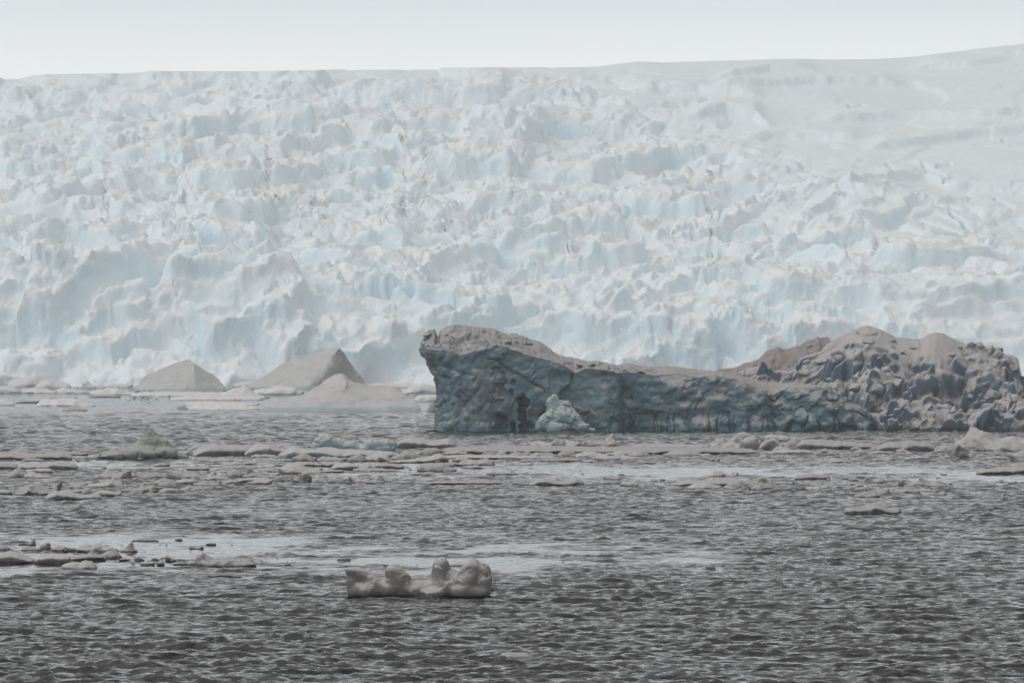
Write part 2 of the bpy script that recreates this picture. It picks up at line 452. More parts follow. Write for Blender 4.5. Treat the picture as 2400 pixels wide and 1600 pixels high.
def build_glacier():
    sx = np.array([p[0] for p in SKYLINE], float)
    sy = np.array([p[1] for p in SKYLINE], float)
    core = np.linspace(-0.100, 0.100, 800)
    side = np.array([0.104, 0.110, 0.122, 0.14, 0.165, 0.2, 0.25, 0.32])
    ta = np.concatenate([-side[::-1], core, side])
    # rows closer together at the ice front
    s = np.linspace(0, 1, 800)
    s = 0.62 * s + 0.38 * s ** 1.9
    s = np.concatenate([s, [1.03, 1.08, 1.15, 1.3, 1.6]])
    S = np.repeat(s[:, None], len(ta), 1)
    TA = np.repeat(ta[None, :], len(s), 0)
    D = D0 + S * (D1 - D0)
    X = TA * D
    PX = 1200 + TA * FPX
    H = CAM_H + (HZ - np.interp(PX, sx, sy)) / FPX * D1      # height that puts the crest on the skyline
    cliff = np.interp(PX, [0, 500, 1000, 1500, 2000, 2400], [40, 42, 30, 26, 30, 22])
    SC_ = np.minimum(S, 1.0)
    def base_z(x, dd):
        t = np.clip((dd - D0) / (D1 - D0), 0, 1)
        px = 1200 + x / dd * FPX
        h = CAM_H + (HZ - np.interp(px, sx, sy)) / FPX * D1
        c = np.interp(px, [0, 500, 1000, 1500, 2000, 2400], [40, 42, 30, 26, 30, 22])
        return -3 + (c + 3) * smooth(t * (D1 - D0) / 95.0) + (h - c) * (0.72 * t + 0.28 * t * t)
    Z0 = base_z(X, D)
    # how broken the ice is: icefall on the left and low down, smooth snow slopes at the upper right
    yscr = HZ - (Z0 - CAM_H) / D * FPX
    edge = np.interp(PX, [0, 1000, 1300, 1500, 1700, 1900, 2100, 2400], [-500, 0, 60, 160, 300, 390, 430, 480])
    R = 0.13 + 0.87 * smooth((yscr - edge) / 260.0 + 0.3)
    R *= 0.82 + 0.18 * smooth((yscr - 200) / 200.0)
    lo = smooth((PX - 1900) / 200) * smooth((yscr - 560) / 90)
    R = R * (1 - 0.40 * lo)
    # stop breaking at the skyline crest
    R *= 0.25 + 0.75 * smooth((1.0 - S) / 0.05)
    w1 = fbm(P3(X / 60, D / 60, 1), 21, 4).reshape(X.shape)
    w2 = fbm(P3(X / 60, D / 60, 9), 22, 4).reshape(X.shape)
    w3 = fbm(P3(X / 9, D / 9, 4), 23, 3).reshape(X.shape)
    w4 = fbm(P3(X / 9, D / 9, 7), 24, 3).reshape(X.shape)
    Z = Z0.copy()
    Z += 7.0 * fbm(P3(X / 150, D / 130, 2), 31, 3).reshape(X.shape) * (0.35 + 0.65 * R) * smooth((1.0 - S) / 0.12) * smooth(S / 0.1)
    # wind-drifted snow terraces along the slope
    Z += (1.0 - 0.6 * R) * 1.5 * np.abs(fbm(P3(X / 110 + D / 260, D / 17, 5), 33, 3)).reshape(X.shape) * smooth((1.0 - S) / 0.06)
    cellid = None
    for lvl, (cx, cdp, flat, amp, tilt, crack) in enumerate([(52.0, 46.0, 0.50, 4.2, 0.15, 3.0), (20.0, 18.0, 0.30, 2.0, 0.24, 1.6), (7.5, 7.5, 0.12, 0.6, 0.18, 0.3)]):
        wx = X + w1 * (16, 7, 3)[lvl] + w3 * (0.5, 0.5, 0.5)[lvl]
        wd = D + w2 * (20, 8, 3)[lvl] + w4 * (0.5, 0.5, 0.5)[lvl]
        f1, f2, bx, by, gx, gy = worley2(wx / cx, wd / cdp, 40 + lvl * 7)
        zc = np.zeros_like(bx)
        r1 = hash01(bx, by, zc, 71 + lvl) * 2 - 1
        r2 = hash01(bx, by, zc, 72 + lvl) * 2 - 1
        r3 = hash01(bx, by, zc, 73 + lvl) * 2 - 1
        r4 = hash01(bx, by, zc, 74 + lvl)
        zc0 = base_z(gx * cx, np.clip(gy * cdp, D0 - 20, D1 + 50))
        zp0 = base_z(wx, np.clip(wd, D0 - 20, D1 + 50))
        step = np.clip((zc0 - zp0) * flat, -9, 9)
        loc = (r2 * (wx - gx * cx) + 0.6 * r3 * (wd - gy * cdp)) * tilt
        e = f2 - f1
        cr_ = np.exp(-(e / 0.045) ** 2) * crack * (r4 > 0.35)
        low = smooth(S / 0.03)
        k = R if lvl == 0 else R ** 1.3
        Z += k * low * (step + r1 * amp + loc - cr_ - 0.5 * amp * np.clip(1 - e / 0.12, 0, 1) ** 2)
        if lvl == 0:
            cellid = (bx - bx.min()) * 4000 + (by - by.min())
    # single long ledges and bulges seen on the slope: (picture points along the lip, drop in metres, run-out in metres)
    LEDGES = [([(340, 172), (480, 176), (600, 180), (720, 196)], 7.0, 50), ([(70, 180), (160, 182), (260, 190)], 5.5, 40), ([(-60, 226), (100, 222), (260, 224), (420, 236), (540, 262)], 7.5, 55),
              ([(430, 262), (560, 268), (700, 285)], 5, 40), ([(640, 210), (800, 206), (1000, 222)], 5, 45),
              ([(860, 312), (960, 296), (1060, 298), (1180, 316), (1290, 305)], 9, 60), ([(1230, 232), (1310, 228), (1400, 232)], 6, 40), ([(1060, 262), (1140, 252), (1230, 262)], 4, 40),
              ([(1500, 220), (1640, 214), (1780, 222)], 5.0, 50), ([(1690, 186), (1800, 168), (1900, 166)], 4.8, 45), ([(1690, 214), (1820, 205), (1960, 196), (2110, 196)], 4.8, 50),
              ([(1620, 282), (1700, 262), (1770, 268), (1800, 300)], 6, 60), ([(1930, 280), (2100, 272), (2300, 272), (2480, 264)], 5.0, 55),
              ([(2040, 350), (2180, 335), (2300, 318), (2480, 312)], 5.5, 60), ([(1750, 330), (1900, 318), (2020, 322)], 4.5, 60), ([(2160, 158), (2300, 146), (2480, 128)], 4.5, 50),
              ([(1620, 372), (1700, 356), (1760, 372)], 5, 45), ([(1820, 410), (1960, 395), (2060, 392)], 2.2, 40), ([(1780, 470), (1950, 445), (2140, 415)], 4.0, 45),
              ([(1830, 545), (1920, 490), (2010, 452), (2110, 446)], 5.5, 50), ([(1890, 520), (1980, 506), (2060, 520)], 6, 40),
              ([(1420, 740), (1560, 672), (1700, 612), (1790, 584), (1880, 590), (1990, 606)], 8, 60), ([(2140, 760), (2250, 715), (2420, 690)], 7, 50),
              ([(60, 585), (150, 572), (290, 582)], 9, 40), ([(960, 640), (1100, 590), (1230, 580), (1340, 570)], 9, 45), ([(380, 705), (470, 700), (620, 690), (700, 664)], 11, 45),
              ([(800, 655), (900, 660), (980, 690)], 9, 45), ([(200, 720), (320, 700), (430, 716)], 10, 40), ([(-40, 640), (60, 640), (150, 665)], 9, 40),
              ([(30, 440), (200, 434), (340, 456)], 6.5, 45), ([(540, 290), (760, 300), (920, 320)], 6, 50), ([(800, 420), (900, 405), (960, 420)], 6, 40)]
    col_i = np.clip(np.searchsorted(ta, ta), 0, len(ta) - 1)
    for pts, drop, run in LEDGES:
        lx = np.array([p[0] for p in pts], float)
        ly = np.array([p[1] for p in pts], float)
        pxs = PX[0]
        m = (pxs > lx[0] - 30) & (pxs < lx[-1] + 30)
        if not m.any(): continue
        ends = smooth((pxs - lx[0] + 30) / 70) * smooth((lx[-1] + 30 - pxs) / 70)
        for c in np.nonzero(m)[0]:
            yl = np.interp(pxs[c], lx, ly)
            # the row of the base slope that shows at that height
            r = np.argmin(np.abs(yscr[:796, c] - (yl + 0.35 * drop * FPX / 2800)))
            dc = D[r, c] + 0.8 * w3[r, c] + 9 * w1[r, c]
            t = D[:, c] - dc
            Z[:, c] += drop * ends[c] * smooth(t / 5.0 + 0.5) * np.clip(1 - np.maximum(t, 0) / run, 0, 1) ** 1.5
    # wind-packed snow rounds every lip and fills every foot
    def blur(A, n):
        for _ in range(n):
            B = A.copy()
            B[1:-1] = 0.25 * A[:-2] + 0.5 * A[1:-1] + 0.25 * A[2:]
            A = B
            B = A.copy()
            B[:, 1:-1] = 0.25 * A[:, :-2] + 0.5 * A[:, 1:-1] + 0.25 * A[:, 2:]
            A = B
        return A
    soft = smooth((0.8 - R) / 0.6)
    Z = blur(Z, 2)
    # fine open crevasses across the smooth slope
    for cpts in ([(1850, 405), (1900, 412)], [(1960, 412), (1972, 430), (2010, 450)], [(2160, 382), (2175, 405), (2215, 425)], [(2195, 395), (2230, 390)], [(2210, 430), (2240, 425)], [(2225, 500), (2260, 520), (2300, 545)],
                 [(2330, 470), (2350, 490), (2375, 502)], [(2080, 385), (2095, 400)], [(1900, 430), (1935, 428)], [(1640, 242), (1660, 240)], [(1990, 257), (2020, 257)], [(2350, 312), (2352, 335)], [(1520, 335), (1524, 350)], [(1540, 332), (1546, 350)]):
        lx = np.array([p[0] for p in cpts], float)
        ly = np.array([p[1] for p in cpts], float)
        for c in np.nonzero((PX[0] >= lx[0]) & (PX[0] <= lx[-1]))[0]:
            yl = np.interp(PX[0, c], lx, ly)
            r = np.argmin(np.abs(yscr[:796, c] - yl))
            Z[:, c] -= 6.5 * np.exp(-((D[:, c] - D[r, c] - 2 * w3[r, c]) / 2.6) ** 2)
    # even out the rows over steps and flats, so that the walls carry real relief
    dz = np.abs(np.diff(Z, axis=0))
    dl = np.diff(D, axis=0)
    wgt = 0.22 * dl + dz
    for _ in range(10):
        wgt[:, 1:-1] = 0.25 * wgt[:, :-2] + 0.5 * wgt[:, 1:-1] + 0.25 * wgt[:, 2:]
    cum = np.concatenate([np.zeros((1, wgt.shape[1])), np.cumsum(wgt, 0)])
    NRS = 500
    idx = np.arange(Z.shape[0], dtype=float)
    fr = np.empty((NRS, Z.shape[1]))
    for c in range(Z.shape[1]):
        fr[:, c] = np.interp(np.linspace(0, cum[-1, c], NRS), cum[:, c], idx)
    i0 = np.clip(np.floor(fr).astype(int), 0, Z.shape[0] - 2)
    ft = fr - i0
    cc = np.arange(Z.shape[1])[None, :]
    def rs(A): return A[i0, cc] * (1 - ft) + A[i0 + 1, cc] * ft
    cellid = cellid[np.round(fr).astype(int), cc]
    X, D, Z, S, R, PX = rs(X), rs(D), rs(Z), rs(S), rs(R), rs(PX)
    # crags: broken plates at two sizes and rough snow, pushed out towards the valley
    q3 = P3(X, D, Z)
    wv = fbm(q3 / 9.0, 55, 2)[:, None] * 0.5
    h1, g1, _a = facets(q3 * np.array([1 / 15.0, 1 / 19.0, 1 / 11.0]) + wv * 0.7, 56, 1.15)
    h2, g2, _b = facets(q3 * np.array([1 / 5.2, 1 / 7.0, 1 / 4.0]) + wv, 57)
    h3, g3, _c = facets(q3 * np.array([1 / 2.4, 1 / 3.4, 1 / 1.9]) + wv, 59)
    t1 = fbm(q3 / 4.0, 51, 4).reshape(X.shape)
    quiet = smooth(0.5 + 1.5 * fbm(q3 * np.array([1 / 60.0, 1 / 70.0, 1 / 30.0]), 58, 2)).reshape(X.shape)
    push = (3.7 * h1 - 0.8 * np.exp(-(g1 / 0.06) ** 2)).reshape(X.shape) * (0.55 + 0.45 * quiet) + (1.5 * h2 + 0.6 * h3).reshape(X.shape) * (0.2 + 0.8 * quiet) + 0.5 * t1
    push *= (0.04 + R ** 1.5) * smooth((1.0 - S) / 0.08)
    D2 = D - 0.62 * push
    Z = Z + 0.62 * push * smooth(S / 0.01)
    D2 = np.maximum(D2, np.maximum.accumulate(D2, 0) - 0.5)      # ice hardly ever overhangs
    X2 = X + 0.7 * R * fbm(q3 / 6.0, 53, 2).reshape(X.shape)
    Z = 0.45 * Z + 0.55 * blur(Z, 1)
    D2 = 0.3 * D2 + 0.7 * blur(D2, 1)
    # keep the crest on the skyline, beyond it the ice cap runs on flat
    top = CAM_H + (HZ - np.interp(PX, sx, sy)) / FPX * D
    Z = np.minimum(Z, top + 0.3 * t1)
    v = np.stack([X2.ravel(), D2.ravel(), Z.ravel()], 1)
    nr, nc = X.shape
    F = grid_faces(nr, nc)
    # the separate seracs of the icefall become parts of their own, the rest is the snow slope
    fc = F[:, 0]
    cid = cellid.ravel()[fc].copy()
    rr = R.ravel()[fc]
    inv = (np.abs(PX.ravel()[fc] - 1200) < 1230) & (rr > 0.55) & (S.ravel()[fc] < 0.97)
    pxa = np.abs((PX.ravel()[F[:, 1]] - PX.ravel()[F[:, 0]]))
    ys = HZ - (v[:, 2] - CAM_H) / v[:, 1] * FPX
    area = np.maximum(0, ys[F[:, 0]] - ys[F[:, 3]]) * pxa
    ids, invx = np.unique(cid, return_inverse=True)
    tot = np.bincount(invx, weights=area * inv)
    frac = np.bincount(invx, weights=inv.astype(float)) / np.maximum(np.bincount(invx), 1)
    score = tot * (frac > 0.8)
    keep = np.argsort(-score)[:290]
    keep = keep[score[keep] > 300]
    iskeep = np.zeros(len(ids), bool)
    iskeep[keep] = True
    # a step wall belongs to the block above it: faces whose far corner lies in the block behind
    own = iskeep[invx]
    body = F[~own]
    def sub(name, faces, parent=None):
        u, ix = np.unique(faces, return_inverse=True)
        vv = v[u]
        o0 = np.array([vv[:, 0].mean(), vv[:, 1].mean(), vv[:, 2].min()]) if parent is not None else np.zeros(3)
        me = mesh_np(name, vv - o0, ix.reshape(-1, 4))
        return link(name, me, M_GLACIER, parent, o0)
    g = sub('glacier', body)
    tag(g, 'pale blue crevassed glacier and icefall sloping down to the sea', kind='structure')
    order = np.argsort(invx[own], kind='stable')
    fo, io = F[own][order], invx[own][order]
    cuts = np.nonzero(np.diff(io))[0] + 1
    for part in np.split(fo, cuts):
        sub('serac', part, g)
build_glacier()

# ------------------------------------------------------------------ thin haze of blown snow that pales the far ice
def build_haze():
    m, nt, nodes, links = new_mat('haze_air')
    out = nodes.new('ShaderNodeOutputMaterial')
    vol = nodes.new('ShaderNodeVolumePrincipled')
    vol.inputs['Color'].default_value = (0.90, 0.965, 1.0, 1)
    vol.inputs['Density'].default_value = HAZE
    vol.inputs['Anisotropy'].default_value = 0.3
    links.new(vol.outputs[0], out.inputs['Volume'])
    x0, x1, y0, y1, z0, z1 = -1400, 1400, -400, 3700, -8.0, 262.0
    v = np.array([(x, y, z) for z in (z0, z1) for y in (y0, y1) for x in (x0, x1)], float)
    f = [(0, 2, 3, 1), (4, 5, 7, 6), (0, 1, 5, 4), (2, 6, 7, 3), (0, 4, 6, 2), (1, 3, 7, 5)]
    me = bpy.data.meshes.new('haze')
    me.from_pydata([tuple(p) for p in v], [], f)
    o = link('haze', me, m)
    tag(o, 'thin pale haze over the water paling the far glacier', kind='stuff')
HAZE = 1.65e-4
build_haze()

# ------------------------------------------------------------------ lofted ice bodies
def prof(pts):
    return np.array([p[0] for p in pts], float), np.array([p[1] for p in pts], float)

def loft_mesh(name, ring, mat, parent=None, base=None):
    """ring: (nx, ns, 3) world points, each row a closed cross-section. Ends are closed by their own pinch. Placed at its base point."""
    nx, ns, _ = ring.shape
    v = ring.reshape(-1, 3)
    if base is None:
        base = np.array([v[:, 0].mean(), v[:, 1].mean(), 0.0])
    f = grid_faces(nx, ns, wrap=True)
    c0, c1 = len(v), len(v) + 1
    v2 = np.concatenate([v, ring[0].mean(0)[None], ring[-1].mean(0)[None]]) - base
    me = mesh_np(name, v2, f)
    o = link(name, me, mat, parent, base)
    return o

# --- the big iceberg: a wedge with a dark cliff, a heap of ice rubble at its right, a dirty ridge behind with its shade put into the colour
BD = 722.0
BS = BD / FPX                                   # metres per picture pixel there
def bx(px): return (np.asarray(px, float) - 1200) * BS
def bz(py, d=BD): return CAM_H + (HZ - np.asarray(py, float)) * d / FPX

big = bpy.data.objects.new('iceberg', None)
COL.objects.link(big)
big.location = (bx(1600), BD + 10, 0)
tag(big, 'huge grey wedge shaped iceberg with a blue cliff and a hill of ice rubble', 'iceberg')
BIG0 = np.array([float(bx(1600)), BD + 10, 0.0])

def part_of_big(name, ring, mat):
    o = loft_mesh(name, ring, mat, big, BIG0)
    o.location = (0, 0, 0)
    return o

def build_wedge():
    RX, RY = prof([(985, 801), (987, 800), (993, 783), (1006, 772), (1017, 772), (1021, 784), (1027, 786), (1029, 773), (1039, 767), (1067, 759), (1095, 762), (1124, 767), (1155, 769), (1177, 778),
                   (1190, 782), (1205, 780), (1231, 788), (1243, 795), (1265, 799), (1287, 814), (1311, 832), (1350, 838), (1380, 846), (1394, 844), (1416, 846), (1435, 852), (1451, 855), (1465, 851),
                   (1479, 850), (1511, 857), (1558, 860), (1566, 857), (1590, 858), (1614, 862), (1652, 866), (1700, 871), (1740, 880), (1800, 893), (1860, 898), (1921, 901), (1960, 912), (1995, 932), (2024, 950),
                   (2046, 970), (2056, 990), (2060, 1008)])
    EX, EY = prof([(985, 812), (990, 814), (1017, 819), (1054, 822), (1080, 832), (1108, 825), (1136, 818), (1161, 808), (1190, 814), (1227, 829), (1275, 841), (1306, 849), (1325, 858), (1347, 874),
                   (1362, 868), (1382, 862), (1426, 868), (1451, 874), (1476, 871), (1514, 877), (1536, 880), (1589, 874), (1637, 884), (1677, 879), (1695, 882), (1748, 895), (1790, 914), (1815, 926),
                   (1827, 920), (1849, 909), (1885, 907), (1921, 906), (1953, 915), (1990, 934), (2022, 953), (2044, 972), (2053, 992), (2060, 1009)])
    nx = 620
    px = np.linspace(985, 2060, nx)
    x = bx(px)
    rng_ = fbm(P3(px / 7.0, 0 * px, 0 * px + 3), 61, 3)
    zr = bz(np.interp(px, RX, RY), BD + 10) + 0.10 * rng_
    ze = bz(np.interp(px, EX, EY)) + 0.10 * fbm(P3(px / 9.0, 0 * px, 0 * px + 8), 62, 3)
    zr = np.maximum(zr, ze + 0.05)
    ze = np.maximum(ze, -0.3)
    t = (px - 985) / (2060 - 985)
    # plan outline: rounded left end, the right-hand half of the face set back behind a buttress at px 1450
    endl = np.sqrt(np.clip(1 - (1 - np.clip((px - 985) / 75.0, 0, 1)) ** 2, 0, 1))
    endr = np.sqrt(np.clip(1 - (1 - np.clip((2062 - px) / 60.0, 0, 1)) ** 2, 0, 1))
    back = BD + 24.0
    yf = BD + 9.0 * (1 - endl) + 6.0 * (1 - endr)
    yf = yf + 2.6 * smooth((px - 1448) / 14.0) * (1 - smooth((px - 1460) / 160.0)) + 0.8 * smooth((px - 1448) / 20.0)
    yf = yf - 1.8 * np.exp(-((px - 1425) / 42.0) ** 2) - 1.0 * np.exp(-((px - 1110) / 40.0) ** 2)
    # the two lobes at the right are separate bulges with a cleft between them
    yf = yf + 1.6 * np.exp(-((px - 1820) / 26.0) ** 2) - 1.2 * np.exp(-((px - 1930) / 70.0) ** 2)
    ycrest = np.minimum(BD + 11.0 + 0 * px, back - 4)
    nc, ntop, nb = 104, 38, 10
    rows = []
    hv = np.linspace(0, 1, nc)
    zc = -1.2 + (ze[:, None] + 1.2) * hv[None, :]
    PX = np.repeat(px[:, None], nc, 1)
    # batter of the face: bellied foot, steep wall, and an overhang near the left end
    ov = np.exp(-((px - 985) / 30.0) ** 2)[:, None]
    setb = 1.5 * hv[None, :] ** 1.3 + 1.1 * np.exp(-(zc / 1.1) ** 2) * -0.35
    lobe = smooth((px - 1500) / 120)[:, None]
    setb = setb * (1 - 0.2 * lobe) + lobe * 1.7 * hv[None, :] ** 2.6
    Yc = yf[:, None] + setb - 1.6 * ov * hv[None, :] ** 2
    Xc = np.repeat(x[:, None], nc, 1)
    # top: snow slope from the lip to the crest
    tv = np.linspace(0, 1, ntop + 1)[1:]
    Yt = Yc[:, -1:] + (ycrest[:, None] - Yc[:, -1:]) * tv[None, :]
    sag = 0.35 * np.sin(np.pi * tv)[None, :]
    Zt = ze[:, None] + (zr - ze)[:, None] * (tv[None, :] ** 0.9) - sag * np.clip((zr - ze)[:, None] / 3.0, 0, 1)
    Xt = np.repeat(x[:, None], ntop, 1)
    bv = np.linspace(0, 1, nb + 1)[1:]
    Yb = ycrest[:, None] + (back - ycrest)[:, None] * np.sin(bv * np.pi / 2)[None, :]
    Zb = zr[:, None] + (-1.2 - zr)[:, None] * (bv[None, :] ** 2)
    Xb = np.repeat(x[:, None], nb, 1)
    ring = np.stack([np.concatenate([Xc, Xt, Xb], 1), np.concatenate([Yc, Yt, Yb], 1), np.concatenate([zc, Zt, Zb], 1)], -1)
    sh = ring.shape[:2]
    q = ring.reshape(-1, 3)
    pxq = 1200 + q[:, 0] / BS
    pyq = HZ - (q[:, 2] - CAM_H) / BS
    ztop = np.repeat(ze[:, None], sh[1], 1).ravel()
    hz_ = np.clip(1 - q[:, 2] / np.maximum(ztop, 1), 0, 1)
    # the left end is undercut: the brow leans out over the water, the foot flares again
    q[:, 0] += (1.9 * smooth(hz_ / 0.5) - 0.5 * smooth((hz_ - 0.6) / 0.4)) * np.exp(-((pxq - 985) / 85.0) ** 2)
    isf = (np.arange(sh[1])[None, :] < nc).repeat(sh[0], 0).ravel()
    hh = np.concatenate([np.repeat(hv[None, :], sh[0], 0), np.ones((sh[0], ntop + nb))], 1).ravel()
    left = 1 - smooth((pxq - 1120) / 60)
    # face relief: scalloped melt hollows on the left end, flat fractured panels in the middle, flutes along the foot
    warp = fbm(q / 2.4, 65, 3)[:, None] * np.array([0.5, 0.2, 0.5])
    f1, f2, rv = worley3(q * np.array([1 / 1.55, 1 / 2.5, 1 / 2.1]) + warp, 66)
    g1, g2, gv = worley3(q * np.array([1 / 4.2, 1 / 7.0, 1 / 4.6]) + warp * 1.5, 69)
    k1, k2, kv = worley3(q * np.array([1 / 0.75, 1 / 1.4, 1 / 0.7]) + warp, 72)
    fb = fbm(q / 1.2, 67, 4)
    fbl = fbm(q * np.array([1 / 5.0, 1 / 9.0, 1 / 4.0]), 77, 3)
    push = np.zeros(len(q))
    push += left * (1.15 * (f1 - 0.55) + 0.25 * (k1 - 0.5))                                  # + = into the ice
    mid = (1 - left)
    push += mid * (0.75 * (gv - 0.5) + 0.5 * fbl + 0.35 * (f1 - 0.5) * smooth((pxq - 1290) / 100) + 0.10 * (k1 - 0.5))
    rough = mid * smooth((pxq - 1480) / 120)
    push += rough * (0.22 * (k1 - 0.5) + 0.6 * fbl)
    push += 0.55 * fbl + 0.09 * fb
    foot = np.exp(-((q[:, 2] - 0.4) / 1.7) ** 2)
    fl = worley3(q * np.array([1 / 1.7, 1 / 6.0, 1 / 9.0]) + np.array([0, 0, 3.0]), 81)
    push += foot * 0.7 * (fl[0] - 0.45)
    crk = np.exp(-((fl[1] - fl[0]) / 0.06) ** 2)
    push += np.exp(-((q[:, 2] - 0.4) / 1.5) ** 2) * crk * 0.8 * smooth((pxq - 1430) / 40)
    # the narrow cave, the small notches beside it and the long slanting crack
    def pit(cx, cy, wx, wy, dep):
        wob = 6 * fb
        return dep * smooth(1.6 - np.abs(pxq - cx + wob) / wx) * smooth(1.6 - np.abs(pyq - cy + wob) / wy)
    push += pit(1226, 975, 7, 34, 3.0) + pit(1237, 945, 5, 8, 1.0) + pit(1203, 1002, 5, 9, 2.0) + pit(1240, 998, 6, 8, 1.4) + pit(1176, 990, 10, 14, 1.0) + pit(1366, 985, 16, 16, 0.9)
    cxp, cyp = prof([(1140, 838), (1165, 845), (1195, 868), (1220, 880), (1238, 893), (1262, 905), (1282, 915)])
    dcrk = pyq - np.interp(pxq, cxp, cyp)
    inc = (pxq > 1140) & (pxq < 1285)
    push += inc * (0.5 * np.exp(-((dcrk - 2.5 + 9 * fb + 9 * fbl) / 1.5) ** 2) - 0.25 * smooth((-dcrk) / 6.0) * smooth((dcrk + 60) / 30))
    # soft ledges of drifted snow on the right-hand lobes
    push *= isf * smooth(hh * 30) * (1 - 0.55 * smooth((hh - 0.9) / 0.1))
    q[:, 1] += push
    q[:, 0] += isf * 0.25 * fbm(q / 1.6 + 5, 68, 3) + left * isf * 0.5 * (f1 - 0.5)
    # jagged brow at the left end
    brow = np.exp(-((pxq - 1000) / 22) ** 2)
    q[:, 0] += brow * 0.45 * fbm(q / 0.8 + 9, 70, 3)
    # top relief: low blocks and slabs with open cracks
    top = (~isf).astype(float)
    s1, s2, sv = worley3(q * np.array([1 / 2.2, 1 / 2.6, 1 / 6.0]) + warp, 84)
    m1, m2, mv = worley3(q * np.array([1 / 0.9, 1 / 1.2, 1 / 3.0]) + warp, 87)
    ek = np.exp(-((s2 - s1) / 0.07) ** 2)
    amp = 0.25 + 0.75 * smooth((1320 - pxq) / 200) + 0.5 * smooth((pxq - 1340) / 30) * smooth((1560 - pxq) / 60)
    crest = np.concatenate([np.zeros((sh[0], nc)), np.repeat(np.concatenate([np.sin(np.pi * np.clip(tv, 0, 1) ** 0.7) * 0.8 + 0.2, np.full(nb, 0.3)])[None, :], sh[0], 0)], 1).ravel()
    q[:, 2] += top * amp * crest * (0.62 * (sv - 0.5) + 0.34 * (mv - 0.5) - 0.8 * ek * (sv > 0.5) + 0.12 * (0.5 - m1) + 0.10 * fb)
    o = part_of_big('ice_cliff', q.reshape(*sh, 3), M_BERG)
    return o
build_wedge()

